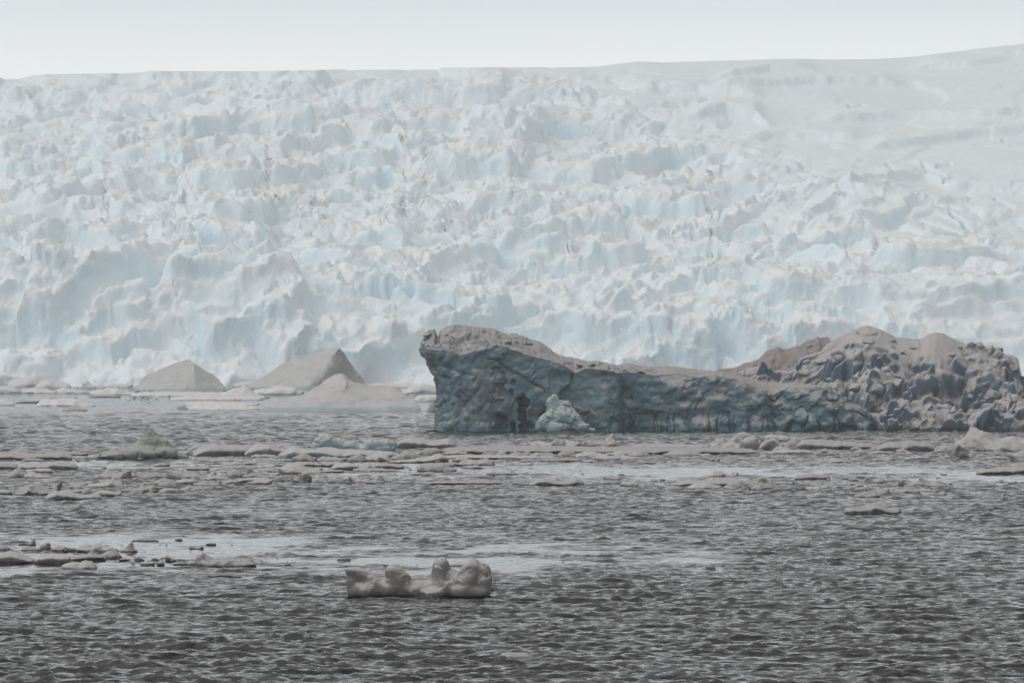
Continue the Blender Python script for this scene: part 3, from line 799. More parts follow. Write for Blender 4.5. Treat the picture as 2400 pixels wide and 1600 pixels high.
def build_mound():
    RX, RY = prof([(1690, 880), (1717, 873), (1740, 866), (1764, 858), (1795, 855), (1817, 865), (1842, 866), (1864, 856), (1874, 840), (1893, 830), (1921, 823), (1943, 802), (1953, 794), (1970, 786), (2000, 770),
                   (2033, 760), (2054, 766), (2078, 777), (2100, 789), (2130, 791), (2163, 791), (2176, 781), (2195, 777), (2211, 780), (2233, 791), (2248, 797), (2262, 804), (2274, 806), (2299, 804),
                   (2311, 813), (2346, 815), (2351, 826), (2366, 834), (2370, 848), (2387, 854), (2390, 871), (2400, 888), (2440, 912), (2490, 940), (2540, 985), (2556, 1010)])
    nx = 540
    px = np.linspace(1690, 2556, nx)
    yfoot = BD + 16.0 - 16.0 * smooth((px - 1960) / 130.0)
    ycrest = BD + 30.0 + 0 * px
    back = ycrest + 18
    zr = bz(np.interp(px, RX, RY), BD + 30) 
    nf, nb = 190, 10
    v = np.linspace(0, 1, nf)
    # foot: a low blunt edge, then a slope rising in a belly to the crest
    edge_h = 1.3 + 0.9 * fbm(P3(px / 30.0, 0 * px, 0 * px), 90, 2) + 0.9 * smooth((px - 2270) / 40)
    edge_h = np.minimum(edge_h, np.maximum(zr * 0.5, 0.2))
    vz = np.where(v[None, :] < 0.14, -1.2 + (edge_h[:, None] + 1.2) * (v[None, :] / 0.14),
                  edge_h[:, None] + (zr - edge_h)[:, None] * smooth_pow((v[None, :] - 0.14) / 0.86))
    vy = np.where(v[None, :] < 0.14, 0.6 * v[None, :] / 0.14, 0.6 + (ycrest - yfoot - 0.6)[:, None] * np.clip((v[None, :] - 0.14) / 0.86, 0, 1))
    Yf = yfoot[:, None] + vy
    bv = np.linspace(0, 1, nb + 1)[1:]
    Yb = ycrest[:, None] + (back - ycrest)[:, None] * bv[None, :]
    Zb = zr[:, None] + (-1.2 - zr)[:, None] * bv[None, :] ** 1.6
    X = np.repeat(bx(px)[:, None], nf + nb, 1)
    # widen with distance so that the crest keeps its bearing
    Y = np.concatenate([Yf, Yb], 1)
    X = X * (1 + (Y - BD) / BD * np.concatenate([np.clip(v, 0, 1), np.ones(nb)])[None, :])
    Z = np.concatenate([vz, Zb], 1)
    ring = np.stack([X, Y, Z], -1)
    sh = ring.shape[:2]
    q = ring.reshape(-1, 3)
    pxq = np.repeat(px[:, None], nf + nb, 1).ravel()
    pyq = HZ - (q[:, 2] - CAM_H) / q[:, 1] * FPX
    vv = np.repeat(np.concatenate([v, np.ones(nb)])[None, :], sh[0], 0).ravel()
    # heaped blocks at three sizes, cracked apart; smoother snow near the summit
    warp = fbm(q / 3.5, 91, 3)[:, None] * np.array([0.55, 0.3, 0.45])
    ah, ag, ar = facets(q * np.array([1 / 5.6, 1 / 8.5, 1 / 3.7]) + warp, 92, 0.9)
    bh, bg, br = facets(q * np.array([1 / 1.9, 1 / 3.2, 1 / 1.35]) + warp * 1.4, 95, 0.8)
    ch, cg, cr2 = facets(q * np.array([1 / 0.85, 1 / 1.6, 1 / 0.65]) + warp * 1.6, 98, 0.8)
    sm = smooth((842 - pyq + 0.10 * np.abs(pxq - 2080)) / 26.0) * (1 - smooth((pxq - 2255) / 20))
    rb = 0.15 + 0.95 * smooth(0.5 + 1.6 * fbm(q / 6.0, 103, 2))
    rough = (1 - 0.85 * sm) * smooth(vv / 0.1) * (1 - 0.4 * smooth((vv - 0.94) / 0.06))
    bump = 3.3 * ah + (1.25 * bh + 0.30 * ch) * rb + 0.5 * fbm(q / 2.0, 104, 3)
    gap = np.exp(-(ag / 0.09) ** 2) * 0.6 * (ar > 0.4) + np.exp(-(bg / 0.10) ** 2) * 0.35 * (br > 0.45) * rb
    push = rough * (bump - gap)
    # the deep blue hollow, the cleft above the foot ledge, and cracks in the summit snow
    def pit(cx, cy, wx, wy, dep):
        w = 9 * warp[:, 0] * 1.5
        return dep * smooth(1.5 - np.abs(pxq - cx + w) / wx) * smooth(1.5 - np.abs(pyq - cy + w) / wy)
    push -= pit(2255, 895, 24, 26, 3.2) + pit(2215, 905, 16, 18, 2.0) + pit(2270, 915, 24, 12, 2.4) + pit(2170, 850, 26, 6, 1.4) + pit(2060, 864, 50, 5, 1.4) + pit(2330, 958, 48, 6, 1.8) + pit(1945, 880, 22, 12, 1.6)
    push -= pit(2150, 868, 14, 8, 1.2) + pit(1800, 884, 12, 6, 0.8) + pit(2040, 880, 20, 7, 1.2)
    def crackline(pts, w, dep):
        xs, ys = prof(pts)
        d = pyq - np.interp(pxq, xs, ys)
        return dep * np.exp(-(d / w) ** 2) * ((pxq > xs[0]) & (pxq < xs[-1]))
    push -= crackline([(2010, 778), (2028, 789), (2062, 787)], 1.6, 0.9) + crackline([(2096, 814), (2120, 834)], 1.8, 0.9)
    nrm = np.array([0.05, -0.72, 0.70])
    keep = np.clip(1 - np.maximum(vv - 0.955, 0) / 0.045, 0.25, 1)
    q += (push * keep)[:, None] * nrm
    q[:, 0] += rough * 0.5 * (fbm(q / 1.7, 101, 3))
    q[:, 2] += 0.10 * fbm(q / 0.8, 102, 3) * smooth(vv / 0.1)
    g = q.reshape(*sh, 3)                    # old snow softens the broken edges
    for _ in range(2):
        h_ = g.copy()
        h_[1:-1] = 0.25 * g[:-2] + 0.5 * g[1:-1] + 0.25 * g[2:]
        g2_ = h_.copy()
        g2_[:, 1:-1] = 0.25 * h_[:, :-2] + 0.5 * h_[:, 1:-1] + 0.25 * h_[:, 2:]
        g = g2_
    q = g.reshape(-1, 3)
    o = part_of_big('rubble_hill', q.reshape(*sh, 3), M_MOUND)
    return o, q.reshape(*sh, 3)

def smooth_pow(t):
    t = np.clip(t, 0, 1)
    return 0.55 * t + 0.45 * (t ** 1.6)
mound_o, mound_ring = build_mound()

def build_back_ridge():
    RX, RY = prof([(1660, 878), (1688, 865), (1707, 863), (1722, 864), (1742, 854), (1780, 843), (1798, 824), (1810, 818), (1827, 813), (1840, 817), (1855, 816), (1866, 812), (1880, 808), (1899, 797), (1912, 795),
                   (1921, 787), (1928, 792), (1934, 791), (1946, 790), (1952, 800), (1990, 806), (2060, 830), (2080, 860)])
    d = BD + 52
    nx, ns = 200, 60
    px = np.linspace(1660, 2080, nx)
    zr = bz(np.interp(px, RX, RY), d)
    v = np.linspace(0, 1, ns)
    X = (px - 1200)[:, None] * d / FPX + 0 * v[None, :]
    Y = d - 9 + 20 * v[None, :] + 0 * px[:, None]
    Z = -1 + (zr + 1)[:, None] * np.sin(np.clip(v * 2.2, 0, np.pi / 2)) [None, :] * np.where(v < 0.75, 1, 1 - ((v - 0.75) / 0.25) ** 2)[None, :]
    ring = np.stack([X, Y, Z], -1)
    q = ring.reshape(-1, 3)
    a = worley3(q / np.array([1.3, 2.4, 1.2]), 110)
    q[:, 1] += 0.8 * (a[0] - 0.5) + 0.4 * fbm(q / 0.9, 111, 3)
    q[:, 2] += 0.25 * (0.5 - a[0]) * (q[:, 2] > 0)
    part_of_big('shaded_dirty_ridge', q.reshape(nx, ns, 3), M_SHADE)['label'] = 'dark dirty ridge with shade in its colour behind the rubble hill'
build_back_ridge()

def block_mesh(name, seed, n=3, rough=0.16):
    """An angular lump of ice about 1 m across: a cube sheared, cut by random planes and rounded."""
    rng = np.random.RandomState(seed)
    k = n * 2
    g = np.linspace(-1, 1, k + 1)
    vs, fs = [], []
    idx = {}
    def vid(p):
        key = tuple(np.round(p, 5))
        if key not in idx:
            idx[key] = len(vs)
            vs.append(p)
        return idx[key]
    for ax in range(3):
        for sg in (-1, 1):
            for i in range(k):
                for j in range(k):
                    qd = []
                    for (a, b) in ((i, j), (i + 1, j), (i + 1, j + 1), (i, j + 1)):
                        p = np.zeros(3)
                        p[ax] = sg
                        p[(ax + 1) % 3] = g[a]
                        p[(ax + 2) % 3] = g[b]
                        qd.append(vid(p))
                    fs.append(qd if sg > 0 else qd[::-1])
    v = np.array(vs)
    l = np.linalg.norm(v, axis=1, keepdims=True)
    v = v / l * (0.55 + 0.45 * l / 1.3)
    for _ in range(7):
        nr = rng.normal(size=3)
        nr /= np.linalg.norm(nr)
        dcut = rng.uniform(0.45, 0.8)
        ex = np.maximum(v @ nr - dcut, 0)
        v = v - ex[:, None] * nr
    v *= np.array([rng.uniform(0.8, 1.3), rng.uniform(0.7, 1.1), rng.uniform(0.6, 1.0)])
    v += rough * fbm(v * 1.6 + seed * 7.3, 120, 3)[:, None] * v
    return mesh_np(name, v * 0.5, np.array(fs))

BLOCKS = [block_mesh('ice_block', 200 + k) for k in range(8)]
def build_blocks():
    """Single blocks lying on the rubble hill and on the wedge's snow: (picture x, picture y, width in px, turn)."""
    rng = np.random.RandomState(8)
    spots = [(1942, 893, 30), (1912, 891, 18), (2010, 905, 46), (1883, 873, 34), (1840, 880, 28), (1770, 872, 26), (1800, 866, 24), (2080, 868, 40), (2110, 884, 34), (2060, 915, 40), (2095, 935, 34), (2128, 925, 32),
             (2150, 950, 36), (2160, 905, 34), (2010, 858, 34), (1968, 846, 40), (1930, 846, 36), (1890, 850, 30), (2265, 928, 34), (2300, 812, 26), (2322, 822, 30), (2335, 836, 40), (2352, 850, 36), (2372, 862, 34),
             (2392, 884, 24), (2345, 818, 20), (2282, 808, 30), (2090, 796, 26), (2036, 800, 34), (2120, 826, 28), (2140, 815, 20), (2060, 840, 28), (2230, 830, 26), (2250, 815, 22), (2190, 935, 34), (2210, 955, 30),
             (2235, 962, 26), (2300, 945, 30), (2330, 925, 34), (2360, 905, 30), (2310, 900, 22), (2105, 960, 26), (2070, 955, 26), (2040, 940, 26), (2180, 975, 30), (2140, 985, 28), (2085, 975, 22), (2030, 960, 20)]
    flat = mound_ring[:, :190].reshape(-1, 3)
    fpx = 1200 + flat[:, 0] / flat[:, 1] * FPX
    fpy = HZ - (flat[:, 2] - CAM_H) / flat[:, 1] * FPX
    for k, (px, py, w) in enumerate(spots):
        dd = (fpx - px) ** 2 + (fpy - py) ** 2
        near = np.argsort(dd)[:6]
        p = flat[near[np.argmin(flat[near][:, 1])]]
        o = bpy.data.objects.new('ice_block', BLOCKS[k % 8])
        COL.objects.link(o)
        o.parent = big
        s = w * BS * 1.05
        o.location = Vector(p - BIG0) + Vector((0, 0.10 * s, 0.0))
        o.scale = (s * rng.uniform(0.9, 1.2), s, s * rng.uniform(0.75, 1.0))
        o.rotation_euler = (rng.uniform(-0.3, 0.3), rng.uniform(-0.35, 0.35), rng.uniform(0, 6.28))
    # lumps on the snow slope of the wedge
    for k, (px, py, w) in enumerate([(1100, 806, 40), (1085, 812, 20), (1190, 803, 34), (1065, 790, 22), (1045, 785, 18), (1240, 806, 18), (1500, 872, 26), (1465, 868, 20), (1360, 856, 26), (1390, 856, 24), (1420, 860, 22), (1335, 850, 18), (1090, 828, 14), (1066, 815, 10)]):
        ze, dpt = bz(py, BD + 5), BD + 5
        o = bpy.data.objects.new('snow_block', BLOCKS[(k * 3 + 1) % 8])
        COL.objects.link(o)
        o.parent = big
        s = w * BS
        o.location = Vector(((px - 1200) * dpt / FPX, dpt, float(ze))) - Vector(BIG0)
        o.scale = (s, s, s * 0.5)
        o.rotation_euler = (0.2, rng.uniform(-0.3, 0.3), rng.uniform(0, 6.28))
    # ragged knobs standing out of the left brow
    for k, (px, py, w, dd) in enumerate([(1001, 783, 24, 9), (993, 806, 24, 8), (1000, 826, 26, 7)]):
        dpt = BD + dd
        o = bpy.data.objects.new('ice_knob', BLOCKS[(k * 5 + 2) % 8])
        COL.objects.link(o)
        o.parent = big
        s = w * BS
        o.location = Vector(((px - 1200) * dpt / FPX, dpt, float(bz(py, dpt)))) - Vector(BIG0)
        o.scale = (s, s * 1.3, s * 0.85)
        o.rotation_euler = (rng.uniform(-0.3, 0.3), rng.uniform(-0.3, 0.3), rng.uniform(0, 6.28))
for me_ in BLOCKS:
    me_.materials.append(M_MOUND)
build_blocks()

# ------------------------------------------------------------------ generic floating ice
def ice_piece(name, profile, base_py, style, seed, label, cat, mat, group=None, dd=None, depth=None, parent=None, yoff=0.0, lump=None, res=1.0, ragged=0.16):
    """A floe or growler: profile = its outline in the picture [(px, py), ...], base_py = the row of its waterline, which gives its distance.
    style: 'slab' flat floe with an undercut rim, 'lump' rounded heap, 'shard' sharp broken piece."""
    d = depth_of(base_py) if dd is None else dd
    s = d / FPX
    ax, ay = prof(profile)
    w_px = ax[-1] - ax[0]
    W = w_px * s
    nx = int(np.clip(w_px / 2.6 * res, 12, 110))
    t = np.linspace(0, 1, nx)
    t = 0.5 - 0.5 * np.cos(np.pi * t) if style != 'slab' else 0.6 * t + 0.4 * (0.5 - 0.5 * np.cos(np.pi * t))
    px = ax[0] + t * w_px
    x = (px - 1200) * s
    h = np.maximum((base_py - np.interp(px, ax, ay)) * s, 0.02)
    h = h + np.minimum(0.05, 0.3 * h)
    hm = h.max()
    D = depth if depth is not None else float(np.clip(W * (0.55 if style == 'slab' else 0.5), hm * 1.0, 14.0))
    if style == 'slab':
        sec = np.array([(0.10, -0.5), (0.03, -0.05), (0.05, 0.10), (0.015, 0.28), (0.0, 0.46), (0.03, 0.60), (0.10, 0.70), (0.24, 0.79), (0.42, 0.90), (0.62, 0.99), (0.80, 1.0), (0.93, 0.85), (1.0, 0.4), (0.97, -0.05), (0.88, -0.5), (0.5, -0.5)])
    elif style == 'lump':
        sec = np.array([(0.06, -0.4), (0.0, -0.05), (0.0, 0.12), (0.03, 0.28), (0.09, 0.44), (0.17, 0.60), (0.27, 0.75), (0.38, 0.88), (0.50, 0.97), (0.62, 1.0), (0.75, 0.92), (0.88, 0.66), (0.97, 0.3), (1.0, -0.05), (0.9, -0.4), (0.5, -0.4)])
    else:
        sec = np.array([(0.10, -0.4), (0.02, -0.05), (0.0, 0.12), (0.06, 0.26), (0.12, 0.44), (0.24, 0.62), (0.36, 0.82), (0.45, 0.97), (0.5, 1.0), (0.56, 0.96), (0.68, 0.66), (0.82, 0.36), (0.95, 0.14), (1.0, -0.05), (0.9, -0.4), (0.5, -0.4)])
    # more points along the cross-section
    nsx = 30 if w_px > 40 else 18
    u0 = np.linspace(0, 1, len(sec) + 1)
    sc = np.vstack([sec, sec[:1]])
    uu = np.linspace(0, 1, nsx + 1)[:-1]
    sy, sz = np.interp(uu, u0, sc[:, 0]), np.interp(uu, u0, sc[:, 1])
    pw = 5.0 if style == 'slab' else 2.6
    plan = np.clip(1 - np.abs(2 * t - 1) ** pw, 0, 1) ** 0.55
    rag = ragged * fbm(P3(px / max(w_px, 8) * 6 + seed, 0 * px, 0 * px), 300 + seed, 3)
    front = D * 0.5 * (1 - plan * (1 + rag))
    width = np.maximum(D * plan, 0.02)
    Y = d + yoff + front[:, None] + width[:, None] * sy[None, :]
    under = min(0.5, max(0.15, hm))
    Z = np.where(sz[None, :] < 0, sz[None, :] * under / 0.5, sz[None, :] * h[:, None])
    X = np.repeat(x[:, None], nsx, 1)
    q = np.stack([X, Y, Z], -1).reshape(-1, 3)
    L = max(hm, 0.12)
    k = 0.16 if lump is None else lump
    n1 = fbm(q / (L * 1.5) + seed * 3.1, 310, 4)
    n2 = fbm(q / (L * 1.1) + seed * 1.7 + 40, 311, 3)
    w3 = worley3(q / (L * 1.25) + n1[:, None] * 0.25 + seed, 312)
    up = smooth(q[:, 2] / (0.25 * L))
    side = 0.4 + 0.6 * (1 - up)
    q[:, 2] += up * L * (k * n1 + 0.8 * k * (0.5 - w3[0]) * (0.4 if style == 'slab' else 1.6))
    q[:, 1] += side * L * (1.6 * k * n2 + (0.45 if style == 'slab' else 1.1) * k * 2 * (w3[0] - 0.5))
    if k > 0.25:
        q[:, 2] += up * L * 0.22 * (0.5 - worley3(q / (L * 0.45) + seed, 314)[0]) * np.minimum(1, q[:, 2] / (0.6 * L))
    q[:, 0] += L * k * 1.1 * fbm(q / (L * 1.2) + 80 + seed, 313, 3)
    base = np.array([x.mean(), d + yoff + D * 0.5, 0.0])
    if parent is None:
        o = loft_mesh(name, q.reshape(nx, nsx, 3), mat, None, base)
        tag(o, label, cat, group)
    else:
        pb = np.array(parent.location)
        o = loft_mesh(name, q.reshape(nx, nsx, 3), mat, parent, base)
        o.location = Vector(base - pb)
        if label: o['label'] = label
    return o

def blob_piece(name, balls, base_py, seed, label, cat, mat, voxel=0.05, noise=0.10, parent=None, dd=None, group=None, swell=1.5):
    """Rounded melted ice: overlapping lumps flowing into one skin. balls = (px, py, depth offset m, half width px, half height px, half depth m, tilt in degrees)."""
    d = depth_of(base_py) if dd is None else dd
    s = d / FPX
    base = np.array([np.mean([(b[0] - 1200) * s for b in balls]), d, 0.0])
    mb = bpy.data.metaballs.new('melt_%d' % seed)
    mb.resolution = voxel
    mb.threshold = 0.6
    for (px, py, off, rx, rz, ry, tilt) in balls:
        e = mb.elements.new()
        e.type = 'ELLIPSOID'
        e.co = ((px - 1200) * s - base[0], off, (base_py - py) * s)
        e.radius = 1.0
        e.size_x, e.size_y, e.size_z = rx * s * swell, ry * swell, rz * s * swell
        e.stiffness = 2.0
        a = math.radians(tilt) / 2
        e.rotation = (math.cos(a), 0, math.sin(a), 0)
    mo = bpy.data.objects.new('melt_%d' % seed, mb)
    COL.objects.link(mo)
    dg = bpy.context.evaluated_depsgraph_get()
    nm = bpy.data.meshes.new_from_object(mo.evaluated_get(dg), depsgraph=dg)
    nm.name = name
    bpy.data.objects.remove(mo)
    bpy.data.metaballs.remove(mb)
    nm.materials.clear()
    o = link(name, nm, mat, parent, base if parent is None else base - np.array(parent.location))
    n = len(nm.vertices)
    co = np.empty(n * 3)
    nm.vertices.foreach_get('co', co)
    no = np.empty(n * 3)
    nm.vertices.foreach_get('normal', no)
    co, no = co.reshape(-1, 3), no.reshape(-1, 3)
    L = voxel * 10
    h, g, _r = facets(co / (L * 1.5) + seed, 333, 1.1)
    k = noise * (fbm(co / (L * 1.6) + seed, 330, 3) + 0.9 * h + 0.3 * fbm(co / (L * 0.4) + seed, 332, 3))
    co += no * k[:, None]
    nm.vertices.foreach_set('co', co.ravel())
    nm.polygons.foreach_set('use_smooth', np.ones(len(nm.polygons), bool))
    nm.update()
    if parent is None: tag(o, label, cat, group)
    return o

# ------------------------------------------------------------------ the smooth bergs at the left and the little berg under the cliff
def tent(name, label, d, verts, faces, seed, noise=0.5, sub=4, sharp=0.35, mat=None):
    """A berg of broad snow planes: corner points (px, py, metres behind d), faces between them, then worn soft."""
    s0 = d / FPX
    pts = []
    for (px, py, off) in verts:
        dd = d + off
        pts.append(((px - 1200) * dd / FPX, dd, CAM_H + (HZ - py) * dd / FPX))
    pts = np.array(pts)
    base = np.array([pts[:, 0].mean(), pts[:, 1].mean(), 0.0])
    me = bpy.data.meshes.new(name)
    me.from_pydata([tuple(p) for p in pts - base], [], faces)
    o = link(name, me, mat or M_TENT, None, base)
    a = o.modifiers.new('planes', 'SUBSURF'); a.subdivision_type = 'SIMPLE'; a.levels = sub
    b = o.modifiers.new('wear', 'SMOOTH'); b.factor = 0.5; b.iterations = int(sharp * 10)
    nm = bpy.data.meshes.new_from_object(o.evaluated_get(bpy.context.evaluated_depsgraph_get()))
    o.modifiers.clear(); o.data = nm
    n = len(nm.vertices)
    co = np.empty(n * 3); nm.vertices.foreach_get('co', co); co = co.reshape(-1, 3)
    no = np.empty(n * 3); nm.vertices.foreach_get('normal', no); no = no.reshape(-1, 3)
    up = smooth(co[:, 2] / 1.5)
    k = noise * (fbm(co / 9.0 + seed, 400, 3) + 0.4 * fbm(co * np.array([1 / 5.0, 1 / 5.0, 1 / 1.2]) + seed, 401, 3)) * (0.3 + 0.7 * up)
    co += no * k[:, None]
    nm.vertices.foreach_set('co', co.ravel())
    nm.polygons.foreach_set('use_smooth', np.ones(len(nm.polygons), bool))
    nm.update()
    if not nm.materials: nm.materials.append(mat or M_TENT)
    tag(o, label, 'iceberg')
    return o

d1 = depth_of(917)
tent('iceberg', 'low tent shaped snowy iceberg with one dark notch, furthest from the big cliff', d1,
     [(300, 924, 0), (345, 876, 22), (405, 852, 24), (443, 843, 26), (452, 851, 20), (500, 878, 26), (548, 922, 10), (430, 922, -16), (405, 919, -10), (443, 883, 3), (455, 862, 10), (460, 922, -12),
      (330, 926, 60), (520, 926, 60), (430, 880, 60)],
     [(0, 8, 9, 10, 4, 3, 2, 1), (8, 7, 9), (7, 11, 10, 9), (11, 6, 5, 4, 10), (0, 1, 12), (1, 2, 14, 12), (2, 3, 14), (3, 4, 14), (4, 5, 14), (5, 6, 13), (5, 13, 14), (12, 14, 13)], 3, noise=0.55, sharp=0.12)
d2 = depth_of(912)
tent('iceberg', 'tall peaked snowy iceberg with a shaded right face, behind the low swooping one', d2,
     [(560, 914, 10), (640, 868, 26), (688, 835, 30), (696, 831, 30), (707, 837, 30), (745, 827, 26), (782, 816, 20), (796, 814, 18), (806, 824, 20), (830, 862, 26), (846, 880, 26), (862, 914, 20), (715, 912, -6), (748, 872, 8),
      (790, 914, 6), (600, 920, 70), (860, 920, 70), (760, 850, 70)],
     [(0, 12, 13, 7, 6, 5, 4, 3, 2, 1), (12, 14, 8, 7, 13), (14, 11, 10, 9, 8), (0, 1, 15), (1, 2, 3, 17, 15), (3, 4, 5, 17), (5, 6, 7, 17), (7, 8, 9, 17), (9, 10, 11, 16), (9, 16, 17), (15, 17, 16)], 7, noise=0.50, sharp=0.12)
d3 = depth_of(966)
tent('iceberg', 'low swooping snowy iceberg with a turquoise waterline in front of the peaked one', d3,
     [(600, 968, 0), (606, 958, 2), (650, 938, 9), (712, 919, 13), (758, 892, 15), (782, 876, 15), (800, 872, 15), (812, 882, 14), (830, 897, 14), (866, 906, 14), (905, 903, 14), (926, 904, 12), (935, 918, 10), (975, 936, 7), (993, 968, 2),
      (910, 968, -3), (865, 952, 2), (815, 902, 9), (780, 968, -3), (690, 968, -3), (700, 946, 3), (790, 930, 5), (640, 968, 30), (930, 968, 30), (790, 920, 30), (905, 940, 4), (870, 968, -1)],
     [(0, 19, 20, 2, 1), (20, 3, 2), (20, 21, 17, 5, 4, 3), (19, 18, 21, 20), (17, 6, 5), (17, 7, 6), (21, 16, 8, 7, 17), (18, 26, 16, 21), (16, 25, 10, 9, 8), (26, 15, 25, 16), (25, 12, 11, 10), (15, 14, 13, 12, 25),
      (0, 1, 22), (1, 2, 22), (2, 3, 4, 24, 22), (4, 5, 6, 24), (6, 7, 8, 24), (8, 9, 10, 23, 24), (10, 11, 12, 23), (12, 13, 14, 23), (22, 24, 23)], 12, noise=0.45, sharp=0.5)
blob_piece('growler', [(1297, 952, 0.0, 18, 24, 0.9, 8), (1304, 968, 0.0, 26, 28, 1.0, 0), (1320, 966, 0.0, 20, 24, 0.9, 0), (1330, 982, -0.2, 26, 22, 1.0, 0), (1288, 985, -0.2, 22, 26, 1.0, 0), (1312, 975, -0.3, 26, 24, 1.2, 0), (1275, 992, -0.5, 18, 22, 1.0, 0), (1268, 1005, -0.4, 16, 10, 0.9, 0), (1335, 968, -0.1, 14, 14, 0.8, 0), (1345, 985, -0.4, 20, 16, 1.0, 0),
            (1362, 1000, -0.5, 22, 13, 1.0, 0), (1310, 1004, -0.8, 30, 14, 1.1, 0), (1328, 952, 0.2, 8, 9, 0.5, 20), (1298, 938, 0.1, 7, 10, 0.4, 0), (1385, 1009, -0.4, 14, 5, 0.7, 0)],
           1013, 5, 'small pale pyramid of lumpy ice standing at the foot of the blue cliff', 'growler', M_BLUE, voxel=0.10, noise=0.26, dd=BD - 2.2)

# ------------------------------------------------------------------ floes and growlers, one by one
G_DRIFT = 'ice floes in the crowded drift below the big iceberg'
G_LOOSE = 'loose floes scattered on the open water'
G_NEAR = 'floes in the near drift'
G_FAR = 'floes and brash by the far shore'
F, GR = 'ice floe', 'growler'

# the four-humped piece nearest the camera
blob_piece('growler',
           [(820, 1339, -0.05, 15, 14, 0.28, 20), (822, 1358, 0.0, 16, 18, 0.35, 0), (842, 1345, 0.0, 28, 18, 0.40, 24), (872, 1362, 0.1, 34, 24, 0.55, 26), (832, 1380, 0.05, 24, 30, 0.45, 0), (862, 1385, -0.1, 34, 24, 0.55, 0),
            (920, 1344, 0.0, 25, 31, 0.50, 0), (938, 1362, 0.05, 32, 30, 0.58, 24), (915, 1382, 0.0, 42, 28, 0.62, 0), (960, 1386, 0.05, 38, 22, 0.60, 10), (985, 1380, 0.15, 30, 26, 0.5, 0),
            (1034, 1328, 0.22, 21, 32, 0.42, 0), (1034, 1346, 0.22, 27, 34, 0.48, 0), (1035, 1376, 0.1, 44, 34, 0.58, 0), (1015, 1390, -0.1, 34, 16, 0.5, 0), (1064, 1356, 0.3, 20, 28, 0.4, 0),
            (1106, 1336, 0.0, 30, 34, 0.5, 10), (1096, 1365, -0.15, 34, 38, 0.55, 16), (1088, 1388, -0.22, 36, 20, 0.55, 0), (1136, 1338, 0.1, 16, 23, 0.42, -10), (1132, 1370, 0.0, 22, 34, 0.5, 0), (1120, 1390, -0.15, 32, 18, 0.5, 0)],
           1400, 3, 'melted grey ice lump with four rounded humps alone in the near water', 'growler', M_FLOE, voxel=0.05, noise=0.04, swell=1.38)
# the spired hump of clear ice
blob_piece('growler', [(342, 1004, 0.4, 7, 16, 0.30, 6), (348, 1018, 0.4, 14, 22, 0.45, 8), (362, 1030, 0.5, 26, 18, 0.8, 30), (352, 1040, 0.4, 34, 20, 1.0, 10), (382, 1044, 0.6, 18, 18, 0.8, -10), (320, 1052, 0.3, 30, 14, 1.1, -12),
            (290, 1062, 0.2, 55, 15, 1.6, -8), (250, 1068, 0.2, 38, 10, 1.3, -10), (345, 1064, 0.0, 62, 18, 1.8, 0), (392, 1062, 0.3, 36, 18, 1.5, 16), (420, 1070, 0.5, 26, 9, 1.0, 8), (355, 1060, -0.5, 22, 14, 0.8, 0), (300, 1070, -0.5, 40, 10, 0.9, 0), (226, 1073, 0.2, 18, 5, 0.8, 0)],
           1076, 9, 'clear greenish ice hump rising to a sharp spire', 'growler', M_GREY, voxel=0.08, noise=0.16)
# the blue lumps on their low ledge
blob_piece('growler', [(760, 1034, 0.3, 26, 27, 1.0, 0), (742, 1044, 0.2, 19, 20, 0.8, 10), (780, 1040, 0.3, 24, 20, 0.9, 0), (797, 1036, 0.4, 13, 17, 0.5, 0), (816, 1043, 0.4, 26, 17, 0.8, 0), (836, 1049, 0.5, 26, 11, 0.8, 0)],
           1054, 14, 'pale blue double topped growler on the back of the blue ledge', 'growler', M_BLUE, voxel=0.08, noise=0.13, dd=depth_of(1060))
blob_piece('growler', [(873, 1050, 0.1, 27, 22, 0.9, 0), (895, 1053, 0.1, 27, 20, 0.8, 0), (911, 1052, 0.2, 15, 22, 0.7, 8), (855, 1060, 0.2, 16, 12, 0.8, 0), (918, 1042, 0.2, 12, 6, 0.4, 0)],
           1071, 15, 'blue grey growler with an overhanging lip beside the double topped one', 'growler', M_BLUE, voxel=0.075, noise=0.11, dd=depth_of(1068))
# the pale block on the rubble
blob_piece('growler', [(1822, 1022, 0, 32, 12, 0.8, 0), (1808, 1020, 0, 14, 12, 0.7, 0), (1838, 1024, 0, 18, 12, 0.8, 0)],
           1034, 16, 'smooth pale blue ice block standing behind the piled rubble', 'growler', M_BLUE, voxel=0.08, noise=0.10, dd=depth_of(1042))

